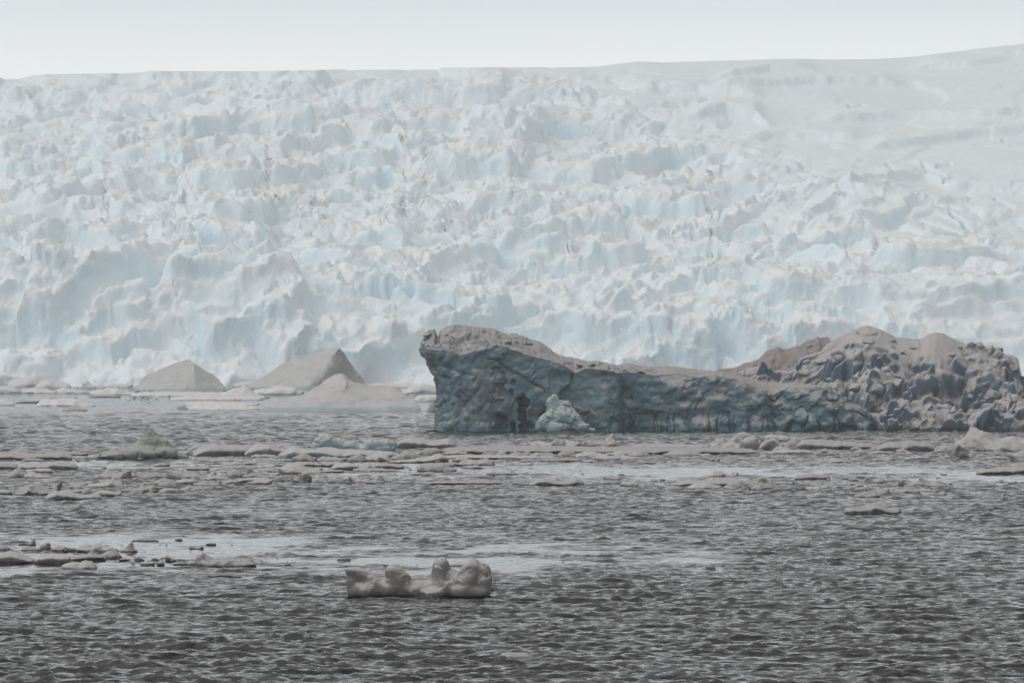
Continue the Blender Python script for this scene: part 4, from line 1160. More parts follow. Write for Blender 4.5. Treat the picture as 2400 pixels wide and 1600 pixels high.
FLOES = [
 # name, outline, waterline row, style, material, label, category, group
 ('slab', [(-45, 1064), (0, 1062), (60, 1064), (110, 1065), (140, 1062), (158, 1067), (166, 1072)], 1079, 'ice_floe', 'broad flat floe cut by the frame edge left of the spired hump', F, G_DRIFT),
 ('lump', [(50, 1078), (62, 1073), (85, 1075), (108, 1079)], 1081, 'ice_floe', 'low lip of ice along the front of the broad flat floe', F, G_DRIFT),
 ('rub', [(20, 1062), (32, 1056), (42, 1054), (58, 1058), (80, 1058), (104, 1062)], 1064, 'brash_ice', 'dirty strip of brash behind the broad flat floe', 'brash ice', G_DRIFT),
 ('slab', [(105, 1062), (150, 1060), (205, 1061)], 1068, 'ice_floe', 'thin plate of ice reaching from the broad floe to the spired hump', F, G_DRIFT),
 ('slab', [(166, 1057), (200, 1055), (240, 1057)], 1060, 'ice_floe', 'narrow grey plate just behind the spired hump', F, G_DRIFT),
 ('slab', [(165, 1072), (185, 1070), (206, 1072)], 1075, 'ice_floe', 'small thin plate against the water end of the spired hump', F, G_DRIFT),
 ('slab', [(46, 1091), (60, 1088), (100, 1087), (120, 1083), (150, 1081), (168, 1087), (181, 1096)], 1102, 'ice_floe', 'humped snow floe with a long dark underside below the broad flat floe', F, G_DRIFT),
 ('slab', [(178, 1098), (186, 1096), (194, 1098)], 1100, 'brash_ice', 'flat chip at the end of the humped snow floe', 'brash ice', G_DRIFT),
 ('slab', [(-40, 1088), (0, 1086), (25, 1088), (38, 1092)], 1102, 'ice_floe', 'pale floe half out of frame beside the humped snow floe', F, G_DRIFT),
 ('lump', [(16, 1118), (24, 1106), (34, 1098), (44, 1099), (52, 1108), (58, 1117)], 1121, 'growler', 'knobbly grey lump leaning on a wedge of ice', GR, G_DRIFT),
 ('shard', [(50, 1117), (66, 1106), (75, 1106), (95, 1112), (118, 1116), (128, 1118)], 1121, 'ice_floe', 'tilted wedge of ice with a sharp left peak', F, G_DRIFT),
 ('slab', [(58, 1102), (90, 1099), (119, 1100), (122, 1106)], 1110, 'ice_floe', 'flat slab behind the tilted wedge', F, G_DRIFT),
 ('rub', [(143, 1114), (150, 1109), (160, 1111), (170, 1115)], 1118, 'brash_ice', 'small crumbled lump in the gap after the tilted wedge', 'brash ice', G_DRIFT),
 ('slab', [(176, 1114), (196, 1113), (216, 1115)], 1117, 'brash_ice', 'thin dark sliver between the crumbled lump and the two humped floe', 'brash ice', G_DRIFT),
 ('rub', [(221, 1116), (238, 1110), (250, 1105), (268, 1106), (282, 1108), (298, 1104), (307, 1105), (309, 1114)], 1122, 'ice_floe', 'rubbly floe ending in an upright stub, under the spired hump', F, G_DRIFT),
 ('shard', [(195, 1139), (220, 1136), (240, 1131), (256, 1127), (262, 1114), (269, 1125), (286, 1129), (290, 1137)], 1142, 'ice_floe', 'grey floe with a blunt tower in its middle', F, G_DRIFT),
 ('slab', [(360, 1091), (375, 1087), (396, 1087), (398, 1091)], 1094, 'ice_floe', 'small tan block floating in the calm water below the spire', F, G_LOOSE),
 ('slab', [(435, 1095), (450, 1094), (475, 1095), (491, 1094)], 1104, 'ice_floe', 'neat oblong bar of ice alone in calm water', F, G_LOOSE),
 ('lump', [(340, 1098), (350, 1096), (358, 1099)], 1101, 'brash_ice', 'tiny grey chip close to the small tan block', 'brash ice', G_LOOSE),
 ('lump', [(238, 1098), (245, 1094), (250, 1097)], 1098, 'brash_ice', 'tiny brown chip on the white calm water under the spired hump', 'brash ice', G_LOOSE),
 ('rub', [(308, 1118), (330, 1110), (355, 1108), (372, 1107), (395, 1112), (402, 1118)], 1122, 'ice_floe', 'low rubble floe joined to the upright stub', F, G_DRIFT),
 ('rub', [(395, 1116), (408, 1106), (425, 1106), (445, 1108), (462, 1112), (484, 1116)], 1122, 'ice_floe', 'pinkish rubble heap in the middle of the near drift row', F, G_DRIFT),
 ('slab', [(-30, 1150), (0, 1148), (20, 1150), (28, 1154)], 1160, 'ice_floe', 'floe cut by the frame edge beside the two horned floe', F, G_DRIFT),
 ('rub', [(30, 1156), (45, 1149), (56, 1142), (70, 1136), (85, 1137), (105, 1142), (122, 1148), (130, 1136), (137, 1131), (143, 1145)], 1161, 'ice_floe', 'two horned floe with a small knob at its end', F, G_DRIFT),
 ('slab', [(104, 1168), (116, 1157), (128, 1151), (150, 1154), (175, 1158), (200, 1161), (228, 1161), (236, 1166)], 1173, 'ice_floe', 'biggest pale slab of the near row, dark along its waterline', F, G_DRIFT),
 ('lump', [(189, 1158), (196, 1148), (205, 1144), (214, 1148), (221, 1157)], 1161, 'growler', 'round ice knob standing behind the biggest pale slab', GR, G_DRIFT),
 ('slab', [(132, 1154), (160, 1149), (192, 1150)], 1158, 'ice_floe', 'flat piece between the two horned floe and the round knob', F, G_DRIFT),
 ('slab', [(214, 1160), (230, 1152), (254, 1151), (282, 1153), (284, 1160)], 1166, 'ice_floe', 'grey slab butting against the tail of the biggest pale slab', F, G_DRIFT),
 ('slab', [(318, 1136), (340, 1131), (365, 1133)], 1138, 'ice_floe', 'low floe in front of the low rubble floe', F, G_DRIFT),
 ('lump', [(360, 1132), (372, 1123), (385, 1121), (400, 1126), (412, 1134)], 1139, 'growler', 'smooth dome of ice in the near drift row', GR, G_DRIFT),
 ('lump', [(370, 1137), (384, 1131), (400, 1131), (412, 1137)], 1143, 'growler', 'smaller mound pressed against the front of the smooth dome', GR, G_DRIFT),
 ('slab', [(412, 1128), (430, 1123), (455, 1124), (462, 1130)], 1138, 'ice_floe', 'layered slab just past the smooth dome', F, G_DRIFT),
 ('rub', [(285, 1150), (305, 1146), (325, 1143), (335, 1135), (345, 1141), (360, 1145), (374, 1150)], 1154, 'ice_floe', 'low mound with one rounded peak nearest the open water', F, G_DRIFT),
 ('lump', [(370, 1150), (385, 1145), (405, 1144), (418, 1150)], 1156, 'growler', 'dark wet lump in front of the smooth dome', GR, G_DRIFT),
 ('rub', [(290, 1156), (310, 1153), (335, 1155)], 1158, 'brash_ice', 'scatter of brash at the foot of the rounded peak', 'brash ice', G_DRIFT),
 ('lump', [(345, 1154), (352, 1151), (360, 1154)], 1156, 'brash_ice', 'single chip between the rounded peak and the dark wet lump', 'brash ice', G_DRIFT),
 ('lump', [(422, 1148), (438, 1140), (455, 1141), (470, 1148)], 1152, 'ice_floe', 'low rounded floe beyond the dark wet lump', F, G_DRIFT),
 # drift row below the blue ledge
 ('slab', [(448, 1062), (480, 1045), (530, 1043), (580, 1043), (608, 1046), (612, 1060)], 1070, 'ice_floe', 'wide smooth snow plate between the spired hump and the blue ledge', F, G_DRIFT),
 ('rub', [(436, 1060), (452, 1048), (470, 1044), (482, 1050), (490, 1060)], 1068, 'ice_floe', 'broken edge of ice joining the spired hump to the wide snow plate', F, G_DRIFT),
 ('slab', [(570, 1060), (605, 1043), (640, 1044), (660, 1052), (690, 1062)], 1071, 'ice_floe', 'second snow plate with a diagonal edge beside the wide one', F, G_DRIFT),
 ('lump', [(622, 1056), (632, 1046), (655, 1041), (680, 1043), (700, 1048), (704, 1054)], 1062, 'growler', 'dark green rounded ridge on the second snow plate', GR, G_DRIFT),
 ('blu', [(650, 1068), (668, 1056), (690, 1050), (720, 1055), (770, 1053), (820, 1054), (870, 1058), (915, 1062), (935, 1068)], 1075, 'ice_floe', 'long bluish ledge carrying the two blue growlers', F, G_DRIFT),
 ('slab', [(587, 1070), (600, 1066), (640, 1067), (655, 1071)], 1074, 'ice_floe', 'brown edged strip under the second snow plate', F, G_DRIFT),
 ('lump', [(683, 1078), (695, 1067), (712, 1064), (725, 1068), (742, 1076)], 1081, 'growler', 'dark dome at the foot of the long bluish ledge', GR, G_DRIFT),
 ('slab', [(655, 1079), (675, 1077), (686, 1079)], 1081, 'brash_ice', 'dark thin bar in front of the dark dome', 'brash ice', G_DRIFT),
 ('rub', [(742, 1077), (755, 1071), (775, 1072), (795, 1073), (815, 1077)], 1081, 'ice_floe', 'low lumpy strip along the ledge next to the dark dome', F, G_DRIFT),
 ('lump', [(812, 1078), (826, 1069), (840, 1065), (850, 1070), (856, 1078)], 1082, 'growler', 'grey fin of ice under the lip of the blue grey growler', GR, G_DRIFT),
 ('rub', [(850, 1076), (865, 1069), (885, 1070), (905, 1068), (918, 1076)], 1081, 'ice_floe', 'row of small hummocks after the grey fin', F, G_DRIFT),
 ('slab', [(566, 1087), (580, 1083), (595, 1084), (602, 1086)], 1090, 'ice_floe', 'small flat floe drifting above the tan peaked piece', F, G_LOOSE),
 ('slab', [(563, 1098), (580, 1096), (597, 1098)], 1100, 'brash_ice', 'thin sliver under the small flat floe', 'brash ice', G_LOOSE),
 ('lump', [(644, 1090), (652, 1087), (662, 1091)], 1093, 'brash_ice', 'brown chip beside the shield shaped floe', 'brash ice', G_LOOSE),
 ('lump', [(655, 1099), (668, 1092), (684, 1088), (700, 1090), (715, 1095), (735, 1095), (750, 1099), (756, 1105)], 1111, 'ice_floe', 'shield shaped floe with a dark blue front, biggest in its row', F, G_DRIFT),
 ('slab', [(680, 1086), (710, 1083), (740, 1085), (757, 1089)], 1094, 'ice_floe', 'slab lying just behind the shield shaped floe', F, G_DRIFT),
 ('slab', [(755, 1087), (780, 1085), (808, 1088)], 1094, 'ice_floe', 'thin plate past the slab behind the shield shaped floe', F, G_DRIFT),
 ('slab', [(777, 1096), (795, 1088), (830, 1086), (865, 1088), (878, 1094)], 1102, 'ice_floe', 'long smooth floe with a notched dark underside', F, G_DRIFT),
 ('slab', [(870, 1092), (890, 1086), (920, 1088), (948, 1092)], 1098, 'ice_floe', 'flat floe touching the end of the notched floe', F, G_DRIFT),
 ('slab', [(755, 1104), (775, 1101), (804, 1103)], 1108, 'ice_floe', 'small bar in front of the notched floe', F, G_DRIFT),
 ('rub', [(826, 1101), (845, 1096), (870, 1098), (900, 1100), (928, 1102)], 1105, 'ice_floe', 'low crumbling strip under the notched floe', F, G_DRIFT),
 ('slab', [(623, 1103), (640, 1101), (656, 1103)], 1107, 'ice_floe', 'short bar just before the shield shaped floe', F, G_DRIFT),
 ('rub', [(482, 1114), (495, 1106), (515, 1108), (538, 1113)], 1120, 'ice_floe', 'brown rubble piece left of the round topped heap', F, G_DRIFT),
 ('lump', [(530, 1113), (545, 1104), (562, 1104), (570, 1112)], 1120, 'growler', 'round topped heap of ice among the mid drift', GR, G_DRIFT),
 ('shard', [(580, 1108), (583, 1098), (589, 1098), (592, 1104), (603, 1109)], 1112, 'brash_ice', 'tan piece with a small upright peak', 'brash ice', G_DRIFT),
 ('lump', [(604, 1114), (612, 1109), (620, 1114)], 1118, 'brash_ice', 'grey knob next to the tan peak', 'brash ice', G_DRIFT),
 ('slab', [(468, 1121), (500, 1117), (535, 1119)], 1126, 'ice_floe', 'long flat slab in front of the brown rubble piece', F, G_DRIFT),
 ('slab', [(500, 1107), (520, 1103), (545, 1105)], 1110, 'ice_floe', 'flat plate behind the round topped heap', F, G_DRIFT),
 ('slab', [(568, 1116), (590, 1110), (622, 1116), (640, 1119)], 1122, 'ice_floe', 'flat floe sloping away from the round topped heap', F, G_DRIFT),
 ('slab', [(546, 1130), (560, 1123), (590, 1120), (620, 1121), (638, 1124)], 1132, 'ice_floe', 'broad slab under the sloping floe', F, G_DRIFT),
 ('slab', [(578, 1131), (605, 1126), (634, 1125), (638, 1130)], 1137, 'ice_floe', 'thick slab with a blunt end in front of the broad one', F, G_DRIFT),
 ('rub', [(637, 1124), (648, 1117), (660, 1113), (670, 1120), (680, 1126)], 1130, 'ice_floe', 'spiky grey heap after the thick blunt slab', F, G_DRIFT),
 ('rub', [(680, 1126), (692, 1117), (705, 1116), (716, 1111), (724, 1113), (727, 1125)], 1132, 'ice_floe', 'heap with a square tooth on its far end', F, G_DRIFT),
 ('rub', [(727, 1128), (745, 1120), (755, 1124), (770, 1127)], 1131, 'brash_ice', 'strip of small hummocks after the square tooth', 'brash ice', G_DRIFT),
 ('lump', [(768, 1128), (780, 1121), (792, 1124), (800, 1129)], 1133, 'growler', 'smooth hump in the row of brash beyond the square tooth', GR, G_DRIFT),
 ('shard', [(812, 1127), (817, 1116), (822, 1119), (825, 1128)], 1131, 'brash_ice', 'tiny leaning spike in the brash row', 'brash ice', G_DRIFT),
 ('rub', [(824, 1128), (838, 1122), (848, 1124), (860, 1123), (866, 1130)], 1131, 'brash_ice', 'crumbs of ice just past the tiny leaning spike', 'brash ice', G_DRIFT),
 ('lump', [(852, 1131), (868, 1126), (885, 1127), (894, 1132)], 1134, 'ice_floe', 'low dark tail end of the brash row', F, G_DRIFT),
 ('slab', [(518, 1130), (540, 1125), (556, 1128)], 1137, 'ice_floe', 'grey slab beside the broad slab', F, G_DRIFT),
 ('lump', [(534, 1140), (545, 1135), (556, 1141)], 1147, 'growler', 'small ball of ice below the broad slab', GR, G_DRIFT),
 ('rub', [(570, 1144), (580, 1138), (592, 1143)], 1147, 'brash_ice', 'dark speckled crumb in front of the thick blunt slab', 'brash ice', G_DRIFT),
 ('rub', [(450, 1134), (470, 1128), (490, 1131), (520, 1136)], 1140, 'ice_floe', 'low floe crowded against the layered slab', F, G_DRIFT),
 ('rub', [(450, 1146), (468, 1137), (485, 1140), (500, 1146)], 1150, 'ice_floe', 'grey crumbly floe nearest the open water past the low rounded floe', F, G_DRIFT),
 ('lump', [(662, 1136), (672, 1131), (684, 1137)], 1138, 'brash_ice', 'small grey chip below the spiky heap', 'brash ice', G_DRIFT),
 ('slab', [(714, 1135), (725, 1133), (730, 1136)], 1137, 'brash_ice', 'flat chip below the square tooth', 'brash ice', G_DRIFT),
 ('lump', [(727, 1117), (735, 1115), (743, 1118)], 1119, 'brash_ice', 'brown chip on the white water above the brash row', 'brash ice', G_LOOSE),
 ('lump', [(792, 1120), (800, 1118), (806, 1121)], 1121, 'brash_ice', 'pale chip on the white water above the smooth hump', 'brash ice', G_LOOSE),
 # right of the blue ledge to the long flat floe
 ('slab', [(918, 1048), (938, 1031), (962, 1028), (990, 1029), (1012, 1034), (1035, 1033), (1052, 1030), (1064, 1038), (1071, 1047)], 1053, 'ice_floe', 'high backed snow floe right behind the blue grey growler', F, G_DRIFT),
 ('slab', [(1035, 1054), (1080, 1049), (1150, 1048), (1250, 1048), (1400, 1050), (1500, 1049), (1620, 1050), (1720, 1053), (1768, 1056), (1782, 1062)], 1067, 'ice_floe', 'longest flat floe stretching below the big iceberg', F, G_DRIFT),
 ('lump', [(1130, 1047), (1160, 1043), (1185, 1037), (1200, 1042), (1215, 1047)], 1050, 'ice_floe', 'low pyramid of snow behind the longest flat floe', F, G_DRIFT),
 ('rub', [(1222, 1046), (1245, 1037), (1270, 1035), (1292, 1035), (1300, 1027), (1312, 1029), (1325, 1036), (1355, 1034), (1372, 1045)], 1050, 'ice_floe', 'ridge of snow rubble behind the longest flat floe, under the pale pyramid', F, G_DRIFT),
 ('rub', [(1364, 1042), (1378, 1033), (1398, 1035), (1422, 1031), (1430, 1024), (1438, 1029), (1446, 1040), (1460, 1046)], 1049, 'ice_floe', 'rubble heap with a round knob on top behind the longest flat floe', F, G_DRIFT),
 ('slab', [(1480, 1046), (1510, 1041), (1560, 1042), (1620, 1043), (1670, 1044)], 1050, 'ice_floe', 'thin snow plate behind the longest flat floe near the piled rubble', F, G_DRIFT),
 ('lump', [(985, 1062), (1000, 1051), (1020, 1048), (1032, 1054), (1036, 1062)], 1067, 'ice_floe', 'rounded snow lump at the near end of the longest flat floe', F, G_DRIFT),
 ('lump', [(910, 1076), (925, 1068), (945, 1060), (960, 1056), (975, 1062), (985, 1070)], 1078, 'ice_floe', 'slanting hump right of the blue grey growler', F, G_DRIFT),
 ('rub', [(945, 1070), (965, 1062), (980, 1065), (1000, 1072)], 1077, 'ice_floe', 'pinkish crumbled lump after the slanting hump', F, G_DRIFT),
 ('slab', [(905, 1083), (960, 1077), (1005, 1072), (1030, 1065), (1045, 1068), (1052, 1077)], 1085, 'ice_floe', 'long dark edged floe rising to a rounded end', F, G_DRIFT),
 ('slab', [(1040, 1062), (1070, 1058), (1095, 1061)], 1067, 'ice_floe', 'smooth lens of snow below the longest flat floe', F, G_DRIFT),
 ('lump', [(1128, 1066), (1140, 1060), (1158, 1060), (1168, 1066)], 1069, 'ice_floe', 'dark bellied hummock below the longest flat floe', F, G_DRIFT),
 ('lump', [(1160, 1064), (1170, 1057), (1182, 1056), (1190, 1062)], 1069, 'growler', 'white rounded cap below the longest flat floe', GR, G_DRIFT),
 ('rub', [(1190, 1066), (1210, 1060), (1235, 1062), (1245, 1068)], 1071, 'ice_floe', 'row of cobbles of ice past the white rounded cap', F, G_DRIFT),
 ('rub', [(1240, 1066), (1262, 1060), (1290, 1061), (1305, 1068)], 1072, 'ice_floe', 'pinkish heap in the middle below the longest flat floe', F, G_DRIFT),
 ('lump', [(1305, 1066), (1320, 1058), (1340, 1057), (1352, 1066)], 1071, 'growler', 'low round boulder of ice below the longest flat floe', GR, G_DRIFT),
 ('rub', [(1345, 1068), (1370, 1061), (1400, 1060), (1420, 1068)], 1072, 'ice_floe', 'low rubble bank beyond the round boulder', F, G_DRIFT),
 ('slab', [(1020, 1070), (1100, 1068), (1180, 1069), (1250, 1071), (1300, 1072)], 1077, 'ice_floe', 'thin flat plate along the calm water under the longest floe', F, G_DRIFT),
 ('rub', [(1062, 1080), (1075, 1072), (1090, 1074), (1105, 1078)], 1084, 'ice_floe', 'knobbly brown lump on the edge of the thin flat plate', F, G_DRIFT),
 ('rub', [(1075, 1086), (1100, 1080), (1125, 1082), (1142, 1076), (1148, 1081), (1158, 1079), (1160, 1087)], 1091, 'ice_floe', 'dark battered floe with upturned end', F, G_DRIFT),
 ('slab', [(1222, 1079), (1235, 1077), (1248, 1079)], 1083, 'ice_floe', 'little flat floe before the pale oblong one', F, G_DRIFT),
 ('slab', [(1276, 1078), (1300, 1075), (1340, 1074), (1362, 1077)], 1083, 'ice_floe', 'pale oblong floe in front of the low rubble bank', F, G_DRIFT),
 ('rub', [(1364, 1081), (1385, 1078), (1402, 1082)], 1084, 'brash_ice', 'crumbs of brash after the pale oblong floe', 'brash ice', G_DRIFT),
 ('lump', [(975, 1098), (990, 1089), (1010, 1084), (1030, 1084), (1048, 1090), (1060, 1098)], 1105, 'ice_floe', 'broad turtle backed floe with a dark front', F, G_DRIFT),
 ('lump', [(1036, 1102), (1048, 1094), (1060, 1096), (1070, 1103)], 1108, 'growler', 'small mound against the turtle backed floe', GR, G_DRIFT),
 ('slab', [(1040, 1086), (1060, 1084), (1085, 1087)], 1093, 'ice_floe', 'grey slab behind the turtle backed floe', F, G_DRIFT),
 ('rub', [(1086, 1094), (1104, 1092), (1118, 1089), (1126, 1094), (1135, 1097)], 1098, 'ice_floe', 'low floe with a brown knob, out past the turtle backed one', F, G_DRIFT),
 ('lump', [(958, 1110), (975, 1106), (992, 1110)], 1114, 'ice_floe', 'flat grey pad in front of the turtle backed floe', F, G_DRIFT),
 ('lump', [(988, 1111), (1002, 1106), (1020, 1111)], 1116, 'ice_floe', 'second grey pad beside the first flat pad', F, G_DRIFT),
 ('shard', [(1010, 1127), (1016, 1119), (1020, 1115), (1026, 1121), (1036, 1124), (1046, 1128)], 1130, 'growler', 'small knobbed piece on the long thin bar', GR, G_DRIFT),
 ('slab', [(978, 1132), (1020, 1130), (1100, 1128), (1160, 1128), (1188, 1131)], 1136, 'ice_floe', 'long thin bar of ice alone on the white water', F, G_LOOSE),
 ('rub', [(1200, 1134), (1212, 1128), (1226, 1131), (1240, 1136)], 1138, 'brash_ice', 'little ragged piece at the end of the long thin bar', 'brash ice', G_LOOSE),
 ('slab', [(1240, 1136), (1254, 1128), (1262, 1121), (1280, 1123), (1300, 1128), (1335, 1127), (1350, 1124), (1364, 1134)], 1140, 'ice_floe', 'saddle shaped floe raised at both ends', F, G_LOOSE),
 ('shard', [(1298, 1127), (1303, 1119), (1308, 1122), (1314, 1127)], 1130, 'brash_ice', 'small fin of ice behind the saddle shaped floe', 'brash ice', G_LOOSE),
 ('rub', [(1346, 1134), (1356, 1126), (1364, 1128), (1369, 1134)], 1138, 'growler', 'grey stub joined to the far end of the saddle shaped floe', GR, G_LOOSE),
 ('rub', [(1138, 1110), (1155, 1107), (1170, 1111), (1185, 1108), (1215, 1111)], 1113, 'brash_ice', 'dark string of brash on the white water below the dark battered floe', 'brash ice', G_LOOSE),
 ('slab', [(1062, 1124), (1075, 1122), (1089, 1124)], 1126, 'brash_ice', 'dark sliver over the middle of the long thin bar', 'brash ice', G_LOOSE),
 ('rub', [(1256, 1111), (1270, 1109), (1286, 1112)], 1113, 'brash_ice', 'faint dark sliver above the saddle shaped floe', 'brash ice', G_LOOSE),
 # piled rubble and the plates at the right
 ('rub', [(1662, 1048), (1680, 1036), (1694, 1028), (1720, 1023), (1738, 1017), (1752, 1022), (1775, 1026), (1790, 1034)], 1054, 'ice_floe', 'big pile of angular rubble beside the smooth pale block', F, G_DRIFT),
 ('lump', [(1732, 1046), (1740, 1032), (1752, 1026), (1770, 1025), (1782, 1036), (1786, 1048)], 1056, 'growler', 'square snow capped block leaning on the rubble pile', GR, G_DRIFT),
 ('lump', [(1716, 1042), (1722, 1030), (1732, 1029), (1738, 1040)], 1052, 'growler', 'small cube of ice set in the rubble pile', GR, G_DRIFT),
 ('rub', [(1778, 1050), (1788, 1036), (1802, 1028), (1815, 1032), (1828, 1038), (1836, 1050)], 1057, 'growler', 'grey broken lump in front of the smooth pale block', GR, G_DRIFT),
 ('lump', [(1818, 1046), (1836, 1037), (1855, 1033), (1870, 1038), (1884, 1048)], 1054, 'growler', 'striped grey block right of the smooth pale block', GR, G_DRIFT),
 ('lump', [(1812, 1054), (1822, 1048), (1845, 1049), (1858, 1055)], 1060, 'ice_floe', 'small slab in front of the striped grey block', F, G_DRIFT),
 ('slab', [(1795, 1060), (1830, 1056), (1870, 1055), (1905, 1058)], 1065, 'ice_floe', 'low plate at the calm edge under the striped grey block', F, G_DRIFT),
 ('lump', [(1555, 1066), (1580, 1058), (1605, 1055), (1630, 1058), (1655, 1066)], 1069, 'ice_floe', 'smooth lens shaped hump against the longest flat floe', F, G_DRIFT),
 ('lump', [(1640, 1068), (1655, 1062), (1670, 1067)], 1071, 'growler', 'little mound after the lens shaped hump', GR, G_DRIFT),
 ('rub', [(1412, 1066), (1440, 1060), (1470, 1057), (1500, 1060), (1522, 1066)], 1070, 'ice_floe', 'dark lumpy bank under the far half of the longest floe', F, G_DRIFT),
 ('rub', [(1388, 1074), (1420, 1068), (1450, 1070), (1505, 1073)], 1077, 'brash_ice', 'dark crumbled brash in front of the dark lumpy bank', 'brash ice', G_DRIFT),
 ('slab', [(1866, 1046), (1885, 1031), (1930, 1033), (1990, 1037), (2040, 1040), (2062, 1046)], 1055, 'ice_floe', 'wide low snow plate stretching right from the striped grey block', F, G_DRIFT),
 ('slab', [(2055, 1050), (2085, 1037), (2120, 1036), (2160, 1036), (2182, 1040), (2196, 1052)], 1060, 'ice_floe', 'hummocky snow plate beyond the small upright block', F, G_DRIFT),
 ('lump', [(2078, 1048), (2084, 1038), (2090, 1034), (2095, 1040), (2097, 1050)], 1055, 'growler', 'small upright block between two snow plates', GR, G_DRIFT),
 ('lump', [(2036, 1053), (2050, 1047), (2070, 1048), (2086, 1054)], 1058, 'growler', 'dark oval lump below the small upright block', GR, G_DRIFT),
 ('rub', [(1908, 1062), (1922, 1054), (1940, 1055), (1968, 1061)], 1068, 'ice_floe', 'dark brown lump jutting into calm water below the wide snow plate', F, G_DRIFT),
 ('lump', [(1993, 1053), (2004, 1047), (2022, 1054)], 1058, 'growler', 'bluish chunk set in the wide snow plate', GR, G_DRIFT),
 ('lump', [(2000, 1060), (2018, 1055), (2036, 1059)], 1063, 'ice_floe', 'brownish pad below the bluish chunk', F, G_DRIFT),
 ('slab', [(2032, 1061), (2060, 1057), (2094, 1060)], 1065, 'ice_floe', 'thin plate under the dark oval lump', F, G_DRIFT),
 ('rub', [(2098, 1056), (2115, 1050), (2130, 1057)], 1062, 'growler', 'rough grey knob under the hummocky snow plate', GR, G_DRIFT),
 ('lump', [(2122, 1062), (2132, 1059), (2142, 1063)], 1066, 'brash_ice', 'grey chip in front of the rough grey knob', 'brash ice', G_DRIFT),
 ('rub', [(2192, 1029), (2206, 1023), (2216, 1019), (2236, 1028)], 1032, 'ice_floe', 'small white heap apart behind the right hand drift', F, G_DRIFT),
 ('rub', [(2238, 1036), (2258, 1028), (2272, 1016), (2284, 1007), (2300, 1011), (2322, 1018), (2350, 1021), (2375, 1019), (2400, 1026), (2440, 1034)], 1052, 'ice_floe', 'big heap of snow rubble with a tilted peak at the frame edge', F, G_DRIFT),
 ('rub', [(2212, 1066), (2222, 1054), (2232, 1046), (2246, 1043), (2260, 1048), (2272, 1060), (2278, 1069)], 1074, 'growler', 'knobbly boulder of ice in front of the big heap with a tilted peak', GR, G_DRIFT),
 ('lump', [(2256, 1050), (2272, 1040), (2290, 1039), (2304, 1048), (2310, 1054)], 1058, 'growler', 'yellowish rounded block between the knobbly boulder and the big heap', GR, G_DRIFT),
 ('lump', [(2306, 1050), (2330, 1038), (2365, 1036), (2400, 1040), (2440, 1046)], 1058, 'ice_floe', 'long snow bank in front of the big heap at the frame edge', F, G_DRIFT),
 ('shard', [(2318, 1068), (2332, 1056), (2342, 1052), (2354, 1056), (2362, 1066)], 1071, 'growler', 'tilted slab of ice before the long snow bank', GR, G_DRIFT),
 ('lump', [(2358, 1066), (2368, 1060), (2382, 1066)], 1071, 'growler', 'round cobble next to the tilted slab', GR, G_DRIFT),
 ('lump', [(2372, 1070), (2390, 1058), (2415, 1055), (2440, 1060)], 1073, 'growler', 'grey lump cut by the frame edge after the round cobble', GR, G_DRIFT),
 ('slab', [(2312, 1072), (2340, 1070), (2372, 1073)], 1076, 'ice_floe', 'thin plate in front of the tilted slab', F, G_DRIFT),
 ('rub', [(2184, 1056), (2205, 1049), (2228, 1044), (2240, 1052)], 1060, 'ice_floe', 'low snow heap touching the knobbly boulder', F, G_DRIFT),
 ('slab', [(2292, 1108), (2315, 1101), (2350, 1097), (2385, 1094), (2440, 1094)], 1112, 'ice_floe', 'pale thick floe cut by the frame edge in ruffled water', F, G_LOOSE),
 ('slab', [(1949, 1082), (1968, 1078), (1985, 1080), (1998, 1083)], 1085, 'ice_floe', 'flat grey sliver below the dark brown lump', F, G_LOOSE),
 ('lump', [(2019, 1084), (2028, 1081), (2038, 1084)], 1086, 'brash_ice', 'first of two little mounds below the wide snow plate, nearer the sliver', 'brash ice', G_LOOSE),
 ('lump', [(2072, 1083), (2082, 1079), (2093, 1083)], 1085, 'brash_ice', 'second little mound below the dark oval lump', 'brash ice', G_LOOSE),
 # loose pieces on the right-hand open water
 ('rub', [(1490, 1084), (1505, 1080), (1518, 1081), (1536, 1084)], 1087, 'ice_floe', 'small flat floe in ruffled water under the longest flat floe', F, G_LOOSE),
 ('slab', [(1663, 1079), (1670, 1075), (1676, 1078)], 1081, 'brash_ice', 'dark stub, one of a close pair in ruffled water', 'brash ice', G_LOOSE),
 ('slab', [(1679, 1076), (1683, 1074), (1687, 1076)], 1081, 'brash_ice', 'square stub, the taller of the close pair', 'brash ice', G_LOOSE),
 ('rub', [(1663, 1114), (1676, 1109), (1688, 1104), (1698, 1110), (1716, 1111), (1728, 1107), (1732, 1112)], 1118, 'ice_floe', 'pointed floe floating above the many lobed one', F, G_LOOSE),
 ('slab', [(1568, 1136), (1590, 1130), (1640, 1127), (1690, 1125), (1740, 1127), (1768, 1132)], 1141, 'ice_floe', 'many lobed snow floe, widest on the right hand water', F, G_LOOSE),
 ('lump', [(1702, 1140), (1715, 1130), (1735, 1128), (1750, 1136)], 1144, 'growler', 'dark rounded lump in the middle of the many lobed floe', GR, G_LOOSE),
 ('lump', [(1610, 1142), (1632, 1134), (1660, 1132), (1690, 1141)], 1147, 'ice_floe', 'grey apron in front of the many lobed floe', F, G_LOOSE),
 ('lump', [(1553, 1145), (1578, 1139), (1604, 1144)], 1148, 'ice_floe', 'low grey pad at the tip of the many lobed floe', F, G_LOOSE),
 ('lump', [(1695, 1145), (1702, 1138), (1715, 1142), (1732, 1146)], 1148, 'brash_ice', 'small crumb beneath the dark rounded lump', 'brash ice', G_LOOSE),
